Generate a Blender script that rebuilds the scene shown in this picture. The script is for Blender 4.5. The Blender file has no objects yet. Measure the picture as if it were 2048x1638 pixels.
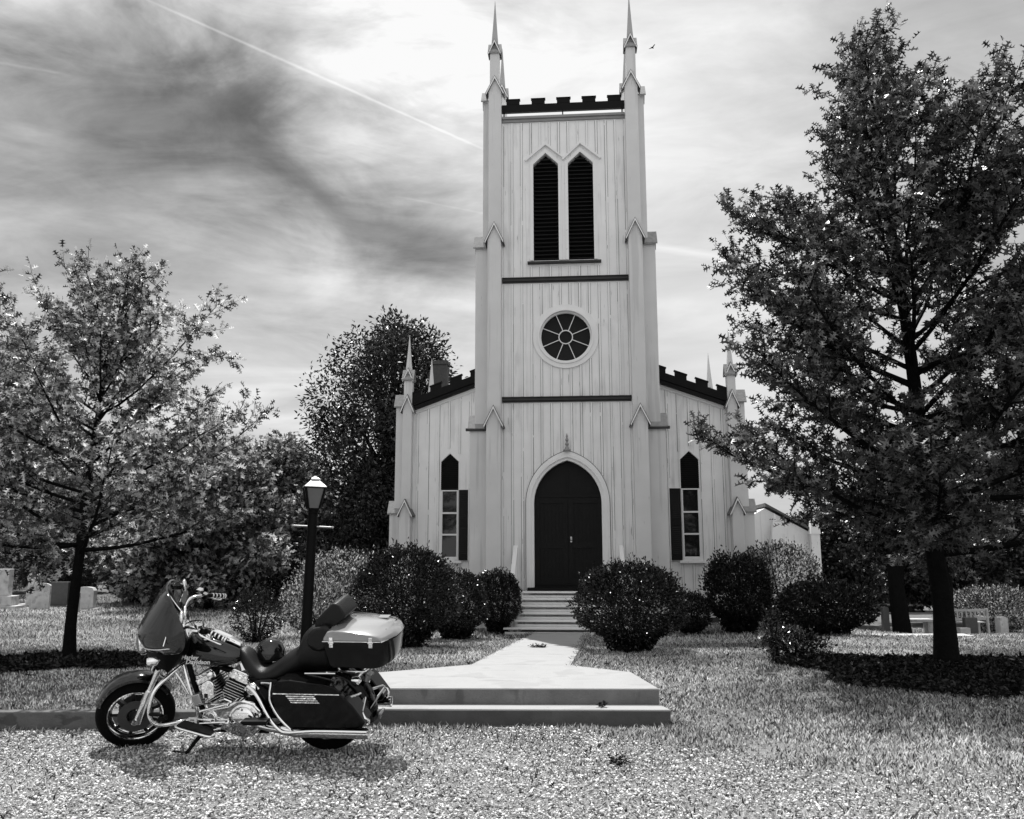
import bpy, math, random
import numpy as np
from mathutils import Vector, Matrix, Quaternion
from mathutils.geometry import tessellate_polygon
scene = bpy.context.scene
PI = math.pi
R = math.radians

# ------------------------------------------------------------------ camera
PITCH, ROLL, CAMH = R(9.39), R(0.1), 1.66
cam_d = bpy.data.cameras.new('camera'); cam = bpy.data.objects.new('camera', cam_d)
scene.collection.objects.link(cam); scene.camera = cam
cam_d.sensor_width = 36.0; cam_d.lens = 36.0 * 1700 / 2048
cam_d.clip_start = 0.05; cam_d.clip_end = 3000
_f = Vector((0, math.cos(PITCH), math.sin(PITCH))); _u0 = Vector((0, -math.sin(PITCH), math.cos(PITCH)))
_r = Vector((1, 0, 0)) * math.cos(ROLL) - _u0 * math.sin(ROLL)
_u = _u0 * math.cos(ROLL) + Vector((1, 0, 0)) * math.sin(ROLL)
cam.matrix_world = Matrix(((_r.x, _u.x, -_f.x, 0), (_r.y, _u.y, -_f.y, 0), (_r.z, _u.z, -_f.z, CAMH), (0, 0, 0, 1)))

# ------------------------------------------------------------------ sun and sky
SUN_EL, SUN_AZ = R(65), R(-13)        # azimuth from +Y, negative = towards -X
sun_dir = Vector((math.sin(SUN_AZ) * math.cos(SUN_EL), math.cos(SUN_AZ) * math.cos(SUN_EL), math.sin(SUN_EL)))
sl = bpy.data.lights.new('sun', 'SUN'); sl.energy = 4.3; sl.angle = R(0.5); sl.color = (1, 0.995, 0.985)
so = bpy.data.objects.new('sun', sl); scene.collection.objects.link(so)
so.rotation_euler = sun_dir.to_track_quat('Z', 'Y').to_euler(); so.location = (0, 0, 30)
scene.view_settings.view_transform = 'Standard'; scene.view_settings.look = 'None'
scene.view_settings.exposure = 0.55; scene.view_settings.gamma = 1.0

def sky_dir(az, el):
    az, el = R(az), R(el)
    return (math.sin(az) * math.cos(el), math.cos(az) * math.cos(el), math.sin(el))

def build_world():
    w = bpy.data.worlds.new('World'); scene.world = w; w.use_nodes = True
    nt = w.node_tree; N = nt.nodes; Lk = nt.links; N.clear()
    def nd(t, **k):
        n = N.new(t)
        for a, b in k.items(): setattr(n, a, b)
        return n
    def mth(op, a, b=None, clamp=False):
        n = nd('ShaderNodeMath', operation=op, use_clamp=clamp)
        for i, x in enumerate((a, b)):
            if x is None: continue
            if isinstance(x, (int, float)): n.inputs[i].default_value = x
            else: Lk.new(x, n.inputs[i])
        return n.outputs[0]
    def vm(op, a, b):
        n = nd('ShaderNodeVectorMath', operation=op)
        for i, x in enumerate((a, b)):
            if isinstance(x, (tuple, list)): n.inputs[i].default_value = x
            else: Lk.new(x, n.inputs[i])
        return n
    out = nd('ShaderNodeOutputWorld'); bg = nd('ShaderNodeBackground'); bg.inputs['Strength'].default_value = 0.1
    sky = nd('ShaderNodeTexSky', sky_type='NISHITA', sun_disc=False, sun_elevation=SUN_EL, sun_rotation=SUN_AZ, air_density=1.0, dust_density=1.5)
    bw = nd('ShaderNodeRGBToBW'); Lk.new(sky.outputs[0], bw.inputs[0])
    tc = nd('ShaderNodeTexCoord'); d = tc.outputs['Generated']
    sep = nd('ShaderNodeSeparateXYZ'); Lk.new(d, sep.inputs[0])
    zz = mth('ADD', mth('MAXIMUM', sep.outputs[2], 0.0), 0.16)
    cx = mth('DIVIDE', sep.outputs[0], zz); cy = mth('DIVIDE', sep.outputs[1], zz)
    comb = nd('ShaderNodeCombineXYZ'); Lk.new(cx, comb.inputs[0]); Lk.new(cy, comb.inputs[1])
    def noise(scale, rot, sc, detail, rough, dist, off=(0, 0, 0)):
        mp = nd('ShaderNodeMapping'); Lk.new(comb.outputs[0], mp.inputs[0])
        mp.inputs['Rotation'].default_value = (0, 0, R(rot)); mp.inputs['Scale'].default_value = sc; mp.inputs['Location'].default_value = off
        n = nd('ShaderNodeTexNoise'); Lk.new(mp.outputs[0], n.inputs['Vector'])
        n.inputs['Scale'].default_value = scale; n.inputs['Detail'].default_value = detail
        n.inputs['Roughness'].default_value = rough; n.inputs['Distortion'].default_value = dist
        return n.outputs[0]
    def dnoise(scale, rot, sc, detail, rough, dist, off=(0, 0, 0)):
        mp = nd('ShaderNodeMapping', vector_type='POINT'); Lk.new(d, mp.inputs[0])
        mp.inputs['Rotation'].default_value = tuple(R(q) for q in rot); mp.inputs['Scale'].default_value = sc; mp.inputs['Location'].default_value = off
        n = nd('ShaderNodeTexNoise'); Lk.new(mp.outputs[0], n.inputs['Vector'])
        n.inputs['Scale'].default_value = scale; n.inputs['Detail'].default_value = detail
        n.inputs['Roughness'].default_value = rough; n.inputs['Distortion'].default_value = dist
        return n
    n1 = dnoise(4.0, (0, 48, 0), (.55, 1.3, 2.3), 9, .55, 1.0).outputs[0]          # torn banks running down to the right
    n2 = dnoise(8.5, (0, 30, 0), (.6, 1.2, 2.0), 10, .62, .7, (3.1, 1.7, 0)).outputs[0]
    n3 = noise(1.6, 8, (.5, 1.7, 1), 7, 0.5, 0.9, (7, 2, 0))                      # flat streaks low in the sky
    # warp the direction so that the banks have torn edges
    wn = dnoise(4.2, (0, 20, 0), (1, 1, 1.5), 6, .6, .4, (1, 5, 2)).outputs['Color']
    wv = vm('SUBTRACT', wn, (.5, .5, .5)).outputs[0]; sc_ = nd('ShaderNodeVectorMath', operation='SCALE'); Lk.new(wv, sc_.inputs[0]); sc_.inputs['Scale'].default_value = 0.20
    dw = vm('NORMALIZE', vm('ADD', d, sc_.outputs[0]).outputs[0], (0, 0, 0)).outputs[0]
    val = 0.42
    # broad dark and bright banks (azimuth, elevation, radius in degrees, strength)
    blobs = [(-27, 28.5, 4.6, -.13), (-24, 25, 4.0, -.10), (-20, 30.5, 3.0, -.18), (-18.0, 26.3, 3.0, -.16), (-14.5, 23.0, 3.4, -.16), (-11, 21.0, 3.4, -.17), (-6.8, 19.6, 3.2, -.22), (-4, 21.8, 3.0, -.14), (-13, 18.2, 1.8, .16), (-22.5, 31.5, 1.8, .16), (-16, 28.5, 1.6, .14), (-24, 20, 7, -.05),
             (-9, 30.5, 2.2, -.18), (-6.2, 27.0, 2.6, -.20), (-31, 21, 7, -.08), (-18, 18, 9, -.08), (-1, 36, 7, .9), (-10, 36, 5, .6), (9, 33, 9, .6), (14, 20, 9, .25), (14, 10, 9, .30), (5, 27, 4, .35), (22, 28, 5, -.06),
             (-31, 36, 5, .4), (-22, 36.5, 3.6, .4), (-10, 26.2, 2.4, .20), (-7, 9, 8, .35), (-20, 9, 9, .20), (27, 31, 7, -.02), (-22.5, 33.0, 2, .2)]
    for az, el, rad, a in blobs:
        dt = vm('DOT_PRODUCT', dw, sky_dir(az, el)).outputs['Value']
        k = math.log(2) / -math.log(math.cos(R(rad)))
        g = mth('POWER', mth('MAXIMUM', dt, 0.0), k)
        val = mth('ADD', val, mth('MULTIPLY', g, a))
    # soft shoulder, then texture: strong in the torn left half, weaker in the bright right half
    val = mth('MAXIMUM', val, 0.10)
    val = mth('MULTIPLY', mth('SUBTRACT', 1.0, mth('POWER', 2.718, mth('MULTIPLY', val, -1.75))), 0.80)
    right = nd('ShaderNodeMapRange'); Lk.new(sep.outputs[0], right.inputs[0]); right.inputs[1].default_value = -.12; right.inputs[2].default_value = .12; right.inputs[3].default_value = 1.0; right.inputs[4].default_value = .42
    low = nd('ShaderNodeMapRange'); Lk.new(sep.outputs[2], low.inputs[0]); low.inputs[1].default_value = .20; low.inputs[2].default_value = .42; low.inputs[3].default_value = .45; low.inputs[4].default_value = 1.0
    tex = mth('ADD', mth('MULTIPLY', mth('SUBTRACT', n1, 0.5), 2.2), mth('MULTIPLY', mth('SUBTRACT', n2, 0.5), 1.5))
    tex = mth('MULTIPLY', tex, low.outputs[0])
    tex = mth('ADD', tex, mth('MULTIPLY', mth('SUBTRACT', n3, 0.5), 0.9))
    val = mth('MULTIPLY', val, mth('ADD', 1.0, mth('MULTIPLY', tex, right.outputs[0])))
    # contrails: thin great-circle segments
    def trail(a1, e1, a2, e2, w0, amp):
        nonlocal val
        p, q = Vector(sky_dir(a1, e1)), Vector(sky_dir(a2, e2))
        nn = p.cross(q).normalized(); mid = (p + q).normalized(); half = p.angle(q) / 2
        dist = mth('ABSOLUTE', vm('DOT_PRODUCT', d, tuple(nn)).outputs['Value'])
        wob = mth('MULTIPLY', mth('ADD', n2, 0.15), w0 * 1.6)
        line = mth('SUBTRACT', 1.0, mth('DIVIDE', dist, wob), clamp=True)
        al = vm('DOT_PRODUCT', d, tuple(mid)).outputs['Value']
        mr = nd('ShaderNodeMapRange'); Lk.new(al, mr.inputs[0]); mr.interpolation_type = 'SMOOTHSTEP'
        mr.inputs[1].default_value = math.cos(half * 1.05); mr.inputs[2].default_value = math.cos(half * 0.6)
        val = mth('ADD', val, mth('MULTIPLY', mth('MULTIPLY', line, mr.outputs[0]), amp))
    trail(-26.64, 32.71, -0.11, 25.69, .0020, .16)
    trail(7.26, 20.50, 20.69, 17.39, .0060, .12)
    trail(-34.73, 27.13, -29.38, 27.56, .0018, .06); trail(-8.61, 23.33, -0.83, 22.18, .0018, .05)
    val = mth('MINIMUM', mth('MAXIMUM', val, 0.07), 0.80)
    bk = mth('POWER', mth('MAXIMUM', vm('DOT_PRODUCT', d, sky_dir(170, 32)).outputs['Value'], 0.0), 1.6)  # unseen bright sky added behind the camera to fill the church front
    val = mth('ADD', val, mth('MULTIPLY', bk, 0.42))
    # soften: clouds over the clear sky
    up = mth('MULTIPLY', val, 8.0)
    mix = mth('ADD', up, mth('MULTIPLY', mth('MINIMUM', bw.outputs[0], 12.0), 0.04))
    cc = nd('ShaderNodeCombineXYZ')
    for i in range(3): Lk.new(mix, cc.inputs[i])
    Lk.new(cc.outputs[0], bg.inputs['Color']); Lk.new(bg.outputs[0], out.inputs['Surface'])
build_world()

# ------------------------------------------------------------------ helpers
def link(o, parent=None):
    scene.collection.objects.link(o)
    if parent is not None: o.parent = parent
    return o
def tag(o, label=None, cat=None, group=None, kind=None):
    if label: o['label'] = label
    if cat: o['category'] = cat
    if group: o['group'] = group
    if kind: o['kind'] = kind
    return o
def thing(name, label, cat, loc=(0, 0, 0), rot=(0, 0, 0), group=None):
    o = bpy.data.objects.new(name, None); o.empty_display_size = 0.2
    o.location = loc; o.rotation_euler = rot; link(o)
    return tag(o, label, cat, group)

def mat(name, v=0.5, rough=0.6, metal=0.0, spec=0.5, nscale=None, namt=0.0, bump=0.0, bscale=40, streak=None, attr=0.0,
        trans=0.0, coat=0.0, ndetail=6, transv=None, speck=None):
    m = bpy.data.materials.new(name); m.use_nodes = True
    nt = m.node_tree; N = nt.nodes; Lk = nt.links; p = N['Principled BSDF']; out = N['Material Output']
    p.inputs['Roughness'].default_value = rough; p.inputs['Metallic'].default_value = metal
    p.inputs['Specular IOR Level'].default_value = spec; p.inputs['Coat Weight'].default_value = coat
    p.inputs['Base Color'].default_value = (v, v, v, 1)
    def M(op, a, b, clamp=False):
        n = N.new('ShaderNodeMath'); n.operation = op; n.use_clamp = clamp
        for i, x in enumerate((a, b)):
            if isinstance(x, (int, float)): n.inputs[i].default_value = x
            else: Lk.new(x, n.inputs[i])
        return n.outputs[0]
    tc = N.new('ShaderNodeTexCoord'); val = None
    def noise(scale, detail=ndetail, vec=None, sc=None):
        n = N.new('ShaderNodeTexNoise'); n.inputs['Scale'].default_value = scale; n.inputs['Detail'].default_value = detail
        src = tc.outputs['Object']
        if sc:
            mp = N.new('ShaderNodeMapping'); Lk.new(src, mp.inputs[0]); mp.inputs['Scale'].default_value = sc; src = mp.outputs[0]
        Lk.new(src, n.inputs['Vector']); return n.outputs[0]
    if nscale:
        val = M('ADD', v, M('MULTIPLY', M('SUBTRACT', noise(nscale), 0.5), namt * 2 * v))
    if streak:                            # (scale vector, threshold, darkness): worn patches in the paint
        for sc, th, dk in streak:
            s = noise(1.0, 5, sc=sc)
            mr = N.new('ShaderNodeMapRange'); Lk.new(s, mr.inputs[0]); mr.inputs[1].default_value = th; mr.inputs[2].default_value = th + 0.06
            mr.inputs[3].default_value = 1.0; mr.inputs[4].default_value = dk
            val = M('MULTIPLY', v if val is None else val, mr.outputs[0])
    if attr:
        a = N.new('ShaderNodeAttribute'); a.attribute_name = 'var'
        f = M('ADD', 1.0, M('MULTIPLY', M('SUBTRACT', a.outputs['Fac'], 0.5), attr * 2))
        val = M('MULTIPLY', v if val is None else val, f)
    if val is not None:
        val = M('MAXIMUM', val, 0.004)
        cc = N.new('ShaderNodeCombineXYZ')
        for i in range(3): Lk.new(val, cc.inputs[i])
        Lk.new(cc.outputs[0], p.inputs['Base Color'])
    if bump:
        b = N.new('ShaderNodeBump'); b.inputs['Strength'].default_value = bump; b.inputs['Distance'].default_value = 0.02
        Lk.new(noise(bscale, 5), b.inputs['Height']); Lk.new(b.outputs[0], p.inputs['Normal'])
    if trans:
        t = N.new('ShaderNodeBsdfTranslucent'); tv = transv if transv is not None else v * 1.5
        t.inputs[0].default_value = (tv, tv, tv, 1)
        mx = N.new('ShaderNodeMixShader'); mx.inputs[0].default_value = trans
        if attr and val is not None:
            c2 = N.new('ShaderNodeCombineXYZ'); q = M('MULTIPLY', val, tv / v)
            for i in range(3): Lk.new(q, c2.inputs[i])
            Lk.new(c2.outputs[0], t.inputs[0])
        Lk.new(p.outputs[0], mx.inputs[1]); Lk.new(t.outputs[0], mx.inputs[2]); Lk.new(mx.outputs[0], out.inputs['Surface'])
    return m

def glass_mat(name, v=0.03):
    m = mat(name, v, rough=0.04, spec=0.6, bump=0.02, bscale=1.5); return m

def smooth_mesh(me, ang):
    me.shade_smooth()
    try: me.set_sharp_from_angle(angle=R(ang))
    except Exception: pass

class MB:
    def __init__(s): s.v = []; s.f = []; s.T = None; s.dk = []
    def add(s, vs, fs):
        n = len(s.v)
        if s.T is not None: vs = [tuple(s.T @ Vector(p)) for p in vs]
        s.v += [tuple(p) for p in vs]; s.f += [tuple(i + n for i in f) for f in fs]; return s
    def box(s, x0, x1, y0, y1, z0, z1):
        return s.add([(x, y, z) for z in (z0, z1) for y in (y0, y1) for x in (x0, x1)],
                     [(0, 2, 3, 1), (4, 5, 7, 6), (0, 1, 5, 4), (2, 6, 7, 3), (0, 4, 6, 2), (1, 3, 7, 5)])
    def obox(s, c, sz, rot=(0, 0, 0)):
        M = Matrix.Translation(c) @ (Matrix.Rotation(rot[2], 4, 'Z') @ Matrix.Rotation(rot[1], 4, 'Y') @ Matrix.Rotation(rot[0], 4, 'X'))
        a, b, d = sz[0] / 2, sz[1] / 2, sz[2] / 2
        return s.add([M @ Vector((x, y, z)) for z in (-d, d) for y in (-b, b) for x in (-a, a)],
                     [(0, 2, 3, 1), (4, 5, 7, 6), (0, 1, 5, 4), (2, 6, 7, 3), (0, 4, 6, 2), (1, 3, 7, 5)])
    def hexa(s, p):   # 8 points: bottom 4 (ccw), top 4
        return s.add(p, [(3, 2, 1, 0), (4, 5, 6, 7), (0, 1, 5, 4), (1, 2, 6, 5), (2, 3, 7, 6), (3, 0, 4, 7)])
    def loft(s, rings, caps=True, closed=False):
        n = len(rings[0]); vs = [p for r in rings for p in r]; fs = []
        m = len(rings)
        for i in range(m if closed else m - 1):
            j = (i + 1) % m
            for k in range(n):
                fs.append((i * n + k, i * n + (k + 1) % n, j * n + (k + 1) % n, j * n + k))
        if caps and not closed:
            fs.append(tuple(range(n - 1, -1, -1))); fs.append(tuple((m - 1) * n + k for k in range(n)))
        return s.add(vs, fs)
    def tube(s, pts, rad, n=8, sub=0, caps=True):
        P = [Vector(p) for p in pts]; rad = list(rad) if hasattr(rad, '__len__') else [rad] * len(P)
        if sub and len(P) > 2:
            Q, Rr = [], []
            for i in range(len(P) - 1):
                a = P[max(i - 1, 0)]; b = P[i]; c = P[i + 1]; d = P[min(i + 2, len(P) - 1)]
                for k in range(sub):
                    t = k / sub
                    Q.append(0.5 * ((2 * b) + (c - a) * t + (2 * a - 5 * b + 4 * c - d) * t * t + (3 * b - a - 3 * c + d) * t ** 3))
                    Rr.append(rad[i] * (1 - t) + rad[i + 1] * t)
            Q.append(P[-1]); Rr.append(rad[-1]); P, rad = Q, Rr
        T0 = (P[1] - P[0]).normalized(); u = T0.orthogonal().normalized(); rings = []
        for i, p in enumerate(P):
            t = (P[min(i + 1, len(P) - 1)] - P[max(i - 1, 0)])
            t = t.normalized() if t.length > 1e-9 else T0
            u = (u - t * u.dot(t)); u = u.normalized() if u.length > 1e-6 else t.orthogonal().normalized()
            w = t.cross(u)
            rings.append([p + (u * math.cos(2 * PI * k / n) + w * math.sin(2 * PI * k / n)) * rad[i] for k in range(n)])
        return s.loft(rings, caps)
    def cyl(s, a, b, r, r2=None, n=16): return s.tube([a, b], [r, r if r2 is None else r2], n)
    def lathe(s, prof, o=(0, 0, 0), axis='Z', n=24, closed=False):
        rings = []
        for r, h in prof:
            ring = []
            for k in range(n):
                a = 2 * PI * k / n; c, d = r * math.cos(a), r * math.sin(a)
                q = {'Z': (c, d, h), 'Y': (c, h, d), 'X': (h, c, d)}[axis]
                ring.append((q[0] + o[0], q[1] + o[1], q[2] + o[2]))
            rings.append(ring)
        return s.loft(rings, caps=not closed, closed=closed)
    def sphere(s, c, r, nu=16, nv=10):
        r = r if hasattr(r, '__len__') else (r, r, r)
        rings = []
        for j in range(1, nv):
            th = PI * j / nv
            rings.append([(c[0] + r[0] * math.sin(th) * math.cos(2 * PI * k / nu), c[1] + r[1] * math.sin(th) * math.sin(2 * PI * k / nu), c[2] + r[2] * math.cos(th)) for k in range(nu)])
        return s.loft(rings)
    def prism(s, poly, y0, y1):     # polygon in XZ, extruded along Y
        n = len(poly)
        tri = tessellate_polygon([[Vector((p[0], p[1], 0)) for p in poly]])
        vs = [(x, y0, z) for x, z in poly] + [(x, y1, z) for x, z in poly]
        fs = [tuple(t) for t in tri] + [tuple(i + n for i in reversed(t)) for t in tri]
        fs += [(k, (k + 1) % n, n + (k + 1) % n, n + k) for k in range(n)]
        return s.add(vs, fs)
    def wall_holes(s, outer, holes, y0, y1):   # XZ wall with holes, reveals from y0 to y1
        loops = [outer] + holes
        tri = tessellate_polygon([[Vector((p[0], p[1], 0)) for p in l] for l in loops])
        allp = [p for l in loops for p in l]
        s.add([(x, y0, z) for x, z in allp], [tuple(t) for t in tri])
        for l in loops:
            n = len(l)
            s.add([(x, y0, z) for x, z in l] + [(x, y1, z) for x, z in l], [(k, (k + 1) % n, n + (k + 1) % n, n + k) for k in range(n)])
        return s
    def band(s, inner, outer_, y0, y1):   # moulding between two matching open polylines (XZ)
        n = len(inner)
        rings = [[(inner[i][0], y1, inner[i][1]), (inner[i][0], y0, inner[i][1]), (outer_[i][0], y0, outer_[i][1]), (outer_[i][0], y1, outer_[i][1])] for i in range(n)]
        return s.loft(rings)
    def build(s, name, m, parent=None, smooth=None, bevel=None, sub=0, seg=2, xform=None):
        me = bpy.data.meshes.new(name)
        vs = s.v if xform is None else [xform(Vector(p)) for p in s.v]
        me.from_pydata([tuple(p) for p in vs], [], s.f); me.update()
        import bmesh
        bm = bmesh.new(); bm.from_mesh(me); bmesh.ops.recalc_face_normals(bm, faces=bm.faces); bm.to_mesh(me); bm.free()
        me.materials.append(m)
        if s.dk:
            me.materials.append(M['dark_strip'])
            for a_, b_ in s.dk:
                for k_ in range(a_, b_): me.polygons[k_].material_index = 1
        if smooth is not None: smooth_mesh(me, smooth)
        o = bpy.data.objects.new(name, me); link(o, parent)
        if bevel:
            b = o.modifiers.new('bevel', 'BEVEL'); b.width = bevel; b.segments = seg; b.limit_method = 'ANGLE'; b.angle_limit = R(35)
        if sub:
            q = o.modifiers.new('sub', 'SUBSURF'); q.levels = q.render_levels = sub
        return o

def np_mesh(name, V, F, m, parent=None, var=None, smooth=False):
    me = bpy.data.meshes.new(name); k = F.shape[1]
    me.vertices.add(len(V)); me.vertices.foreach_set('co', V.astype(np.float32).ravel())
    me.loops.add(F.size); me.loops.foreach_set('vertex_index', F.astype(np.int32).ravel())
    me.polygons.add(len(F)); me.polygons.foreach_set('loop_start', np.arange(0, F.size, k, dtype=np.int32))
    me.update(calc_edges=True); me.validate(verbose=False)
    if var is not None:
        a = me.attributes.new('var', 'FLOAT', 'FACE'); a.data.foreach_set('value', var.astype(np.float32))
    if smooth: me.shade_smooth()
    me.materials.append(m); o = bpy.data.objects.new(name, me); return link(o, parent)

# ------------------------------------------------------------------ materials (black-and-white photograph: all neutral greys)
M = {}
M['paint'] = mat('white_paint_boards', 0.84, 0.7, nscale=2.2, namt=0.10, bump=0.12, bscale=60,
                 streak=[((26, 26, 2.2), 0.665, 0.45), ((60, 60, 9), 0.73, 0.4), ((3, 3, .5), .60, .86), ((9, 9, .35), .56, .88), ((1.2, 1.2, .8), .60, .92)])
M['trim'] = mat('white_trim', 0.82, 0.6, nscale=3, namt=0.08, streak=[((14, 14, 5), 0.70, 0.6)])
M['pilaster'] = mat('pilaster_paint', 0.66, 0.65, nscale=1.6, namt=0.14, bump=0.06, bscale=30, streak=[((30, 30, 3), 0.70, 0.5), ((7, 7, .3), .57, .86)])
M['shingle'] = mat('cap_shingle', 0.30, 0.85, nscale=14, namt=0.35, bump=0.4, bscale=30)
M['capdark'] = mat('cap_roofing', 0.13, 0.8, nscale=12, namt=.3)
M['cornice'] = mat('cornice_paint', 0.26, 0.6, nscale=5, namt=0.2)
M['dark_strip'] = mat('dark_board_strips', 0.06, 0.95, spec=0.1)  # dark strips along batten edges and round the door surround
M['dark_trim'] = mat('dark_parapet', 0.009, 0.6, spec=0.1, nscale=5, namt=0.3)
M['greytrim'] = mat('string_course', 0.045, 0.6, spec=0.2, nscale=5, namt=0.3)
M['louver'] = mat('dark_louver', 0.010, 0.5, spec=0.15, nscale=8, namt=0.3)
M['dark'] = mat('dark_void', 0.008, 0.9)
M['glass'] = glass_mat('window_glass', 0.015)
M['door'] = mat('door_wood', 0.008, 0.48, spec=0.14, nscale=6, namt=0.35, bump=0.1, bscale=20)
M['brick'] = mat('dark_brick', 0.06, 0.9, nscale=18, namt=0.5, bump=0.5, bscale=40)
M['roof'] = mat('roof_metal', 0.09, 0.6, nscale=3, namt=0.3)
M['concrete'] = mat('concrete', 0.33, 0.85, nscale=2.2, namt=0.16, bump=0.35, bscale=70, streak=[((2.2, 2.2, 2.2), .56, .86), ((1.0, 6, 1), .60, .9), ((16, 16, 16), .68, .75)])
M['concrete_side'] = mat('shaded_concrete', 0.15, 0.9, nscale=3.5, namt=0.55, bump=0.4, bscale=50, streak=[((5, 5, 2), .56, .7)])  # darker copy of the concrete, riser shade put into its colour
M['stepwood'] = mat('step_paint', 0.82, 0.6, nscale=4, namt=0.12)
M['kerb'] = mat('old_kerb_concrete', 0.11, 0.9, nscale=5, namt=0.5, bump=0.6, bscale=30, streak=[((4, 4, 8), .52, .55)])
M['earth'] = None
M['grass'] = mat('grass', 0.50, 0.5, attr=1.0, trans=0.30, transv=0.6, spec=0.3)
M['gravel'] = mat('crushed_gravel', 0.46, 0.8, attr=0.95, nscale=60, namt=0.15, spec=0.35)
M['bark'] = mat('bark', 0.007, 0.95, spec=0.06, nscale=10, namt=0.5, bump=0.9, bscale=24)
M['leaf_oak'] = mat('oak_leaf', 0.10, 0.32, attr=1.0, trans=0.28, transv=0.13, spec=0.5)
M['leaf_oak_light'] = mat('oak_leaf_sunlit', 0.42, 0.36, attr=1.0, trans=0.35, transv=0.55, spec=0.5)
M['leaf_shrub'] = mat('holly_leaf', 0.024, 0.22, attr=1.0, trans=0.10, transv=0.02, spec=0.5)
M['leaf_light'] = mat('pale_shrub_leaf', 0.38, 0.42, attr=1.0, trans=0.3, transv=0.5, spec=0.45)
M['leaf_yew'] = mat('yew_leaf', 0.02, 0.45, attr=0.8, trans=0.1, transv=0.015, spec=0.3)
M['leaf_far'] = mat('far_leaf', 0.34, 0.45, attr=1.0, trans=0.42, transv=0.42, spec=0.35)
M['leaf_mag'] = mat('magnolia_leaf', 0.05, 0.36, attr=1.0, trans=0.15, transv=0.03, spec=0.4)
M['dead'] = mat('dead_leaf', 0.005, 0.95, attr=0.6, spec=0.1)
M['shade_litter'] = mat('crown_shade_leaf', 0.035, 0.9, attr=1.0, spec=0.1)  # near-black leaf pieces standing in for crown shade round the oak feet
M['stone'] = mat('weathered_marble', 0.5, 0.85, nscale=6, namt=0.45, bump=0.3, bscale=30, streak=[((5, 5, 5), .56, .72)])
M['stone_dark'] = mat('dark_granite', 0.07, 0.6, nscale=10, namt=0.4, bump=0.2, bscale=50)
M['wood_grey'] = mat('weathered_wood', 0.30, 0.85, nscale=8, namt=0.4, bump=0.3, bscale=30)
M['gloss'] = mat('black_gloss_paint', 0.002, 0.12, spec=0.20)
M['gloss_top'] = mat('black_polished_paint', 0.003, 0.08, spec=0.5, coat=0.5)
M['spire'] = mat('pinnacle_paint', 0.40, 0.7, nscale=3, namt=.15)
M['lid'] = mat('sky_sheen_gloss', 0.24, 0.2, spec=1.0, coat=1.0)  # sky reflection on the black lid put into a grey base
M['satin'] = mat('satin_black', 0.003, 0.4, spec=0.12)
M['leather'] = mat('black_vinyl', 0.004, 0.40, spec=0.32, bump=0.25, bscale=160, nscale=12, namt=0.2)
M['chrome'] = mat('chrome', 0.95, 0.06, metal=1.0)
M['dullmetal'] = mat('brushed_metal', 0.42, 0.32, metal=1.0, nscale=20, namt=0.2)
M['fin'] = mat('fin_metal', 0.02, 0.5, spec=0.2)
M['finedge'] = mat('machined_fin_edge', 0.75, 0.25, metal=1.0)
M['rubber'] = mat('tyre_rubber', 0.003, 0.8, spec=0.06, nscale=30, namt=0.3, bump=0.3, bscale=90)
M['wheel'] = mat('dark_wheel', 0.008, 0.35, spec=0.3)
M['disc'] = mat('brake_disc', 0.05, 0.5, spec=0.3, nscale=40, namt=0.2)
M['white'] = mat('white_lettering', 0.78, 0.5)
M['plate'] = mat('number_plate', 0.5, 0.5, nscale=70, namt=0.9, ndetail=2)
M['lens'] = mat('lamp_lens', 0.12, 0.12, spec=0.7, coat=1)
M['lantern_glass'] = mat('frosted_lantern_glass', 0.20, 0.3, trans=0.35, transv=0.45, nscale=9, namt=0.2)
M['black_iron'] = mat('black_iron', 0.003, 0.5, spec=0.10, nscale=10, namt=0.3)
M['shield'] = mat('smoked_screen', 0.006, 0.06, spec=0.4)

# ------------------------------------------------------------------ ground
def sstep(a, b, x):
    t = np.clip((x - a) / (b - a), 0, 1); return t * t * (3 - 2 * t)
def gz(x, y):
    x = np.asarray(x, float); y = np.asarray(y, float)
    base = np.interp(y, [8.66, 9.3, 10.3, 19, 60], [0, .16, .25, -.13, -.2])
    rgt = np.interp(y, [7.3, 9.0, 11.0, 19, 60], [0, .13, .23, -.13, -.2])
    left = np.interp(y, [8.42, 8.46, 10.3, 19, 60], [0, .15, .25, -.13, -.2])
    z = base + (rgt - base) * sstep(1.5, 2.4, x); z = z + (left - z) * sstep(-1.7, -1.9, x)
    slope = np.interp(y, [16, 20, 32, 45, 60], [0, -.2, -1.28, -1.75, -2.0])
    z = z + slope * sstep(6.2, 10.5, x)
    z = z + 0.018 * np.sin(x * 1.7 + 1.3 * np.sin(y * .9)) * np.sin(y * 1.3 + x * .4) * sstep(9.5, 12, y) * (1 - sstep(-.9, -.2, x) * (1 - sstep(1.2, 2.0, x)))
    return z
def gz1(x, y): return float(gz(x, y))

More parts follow.
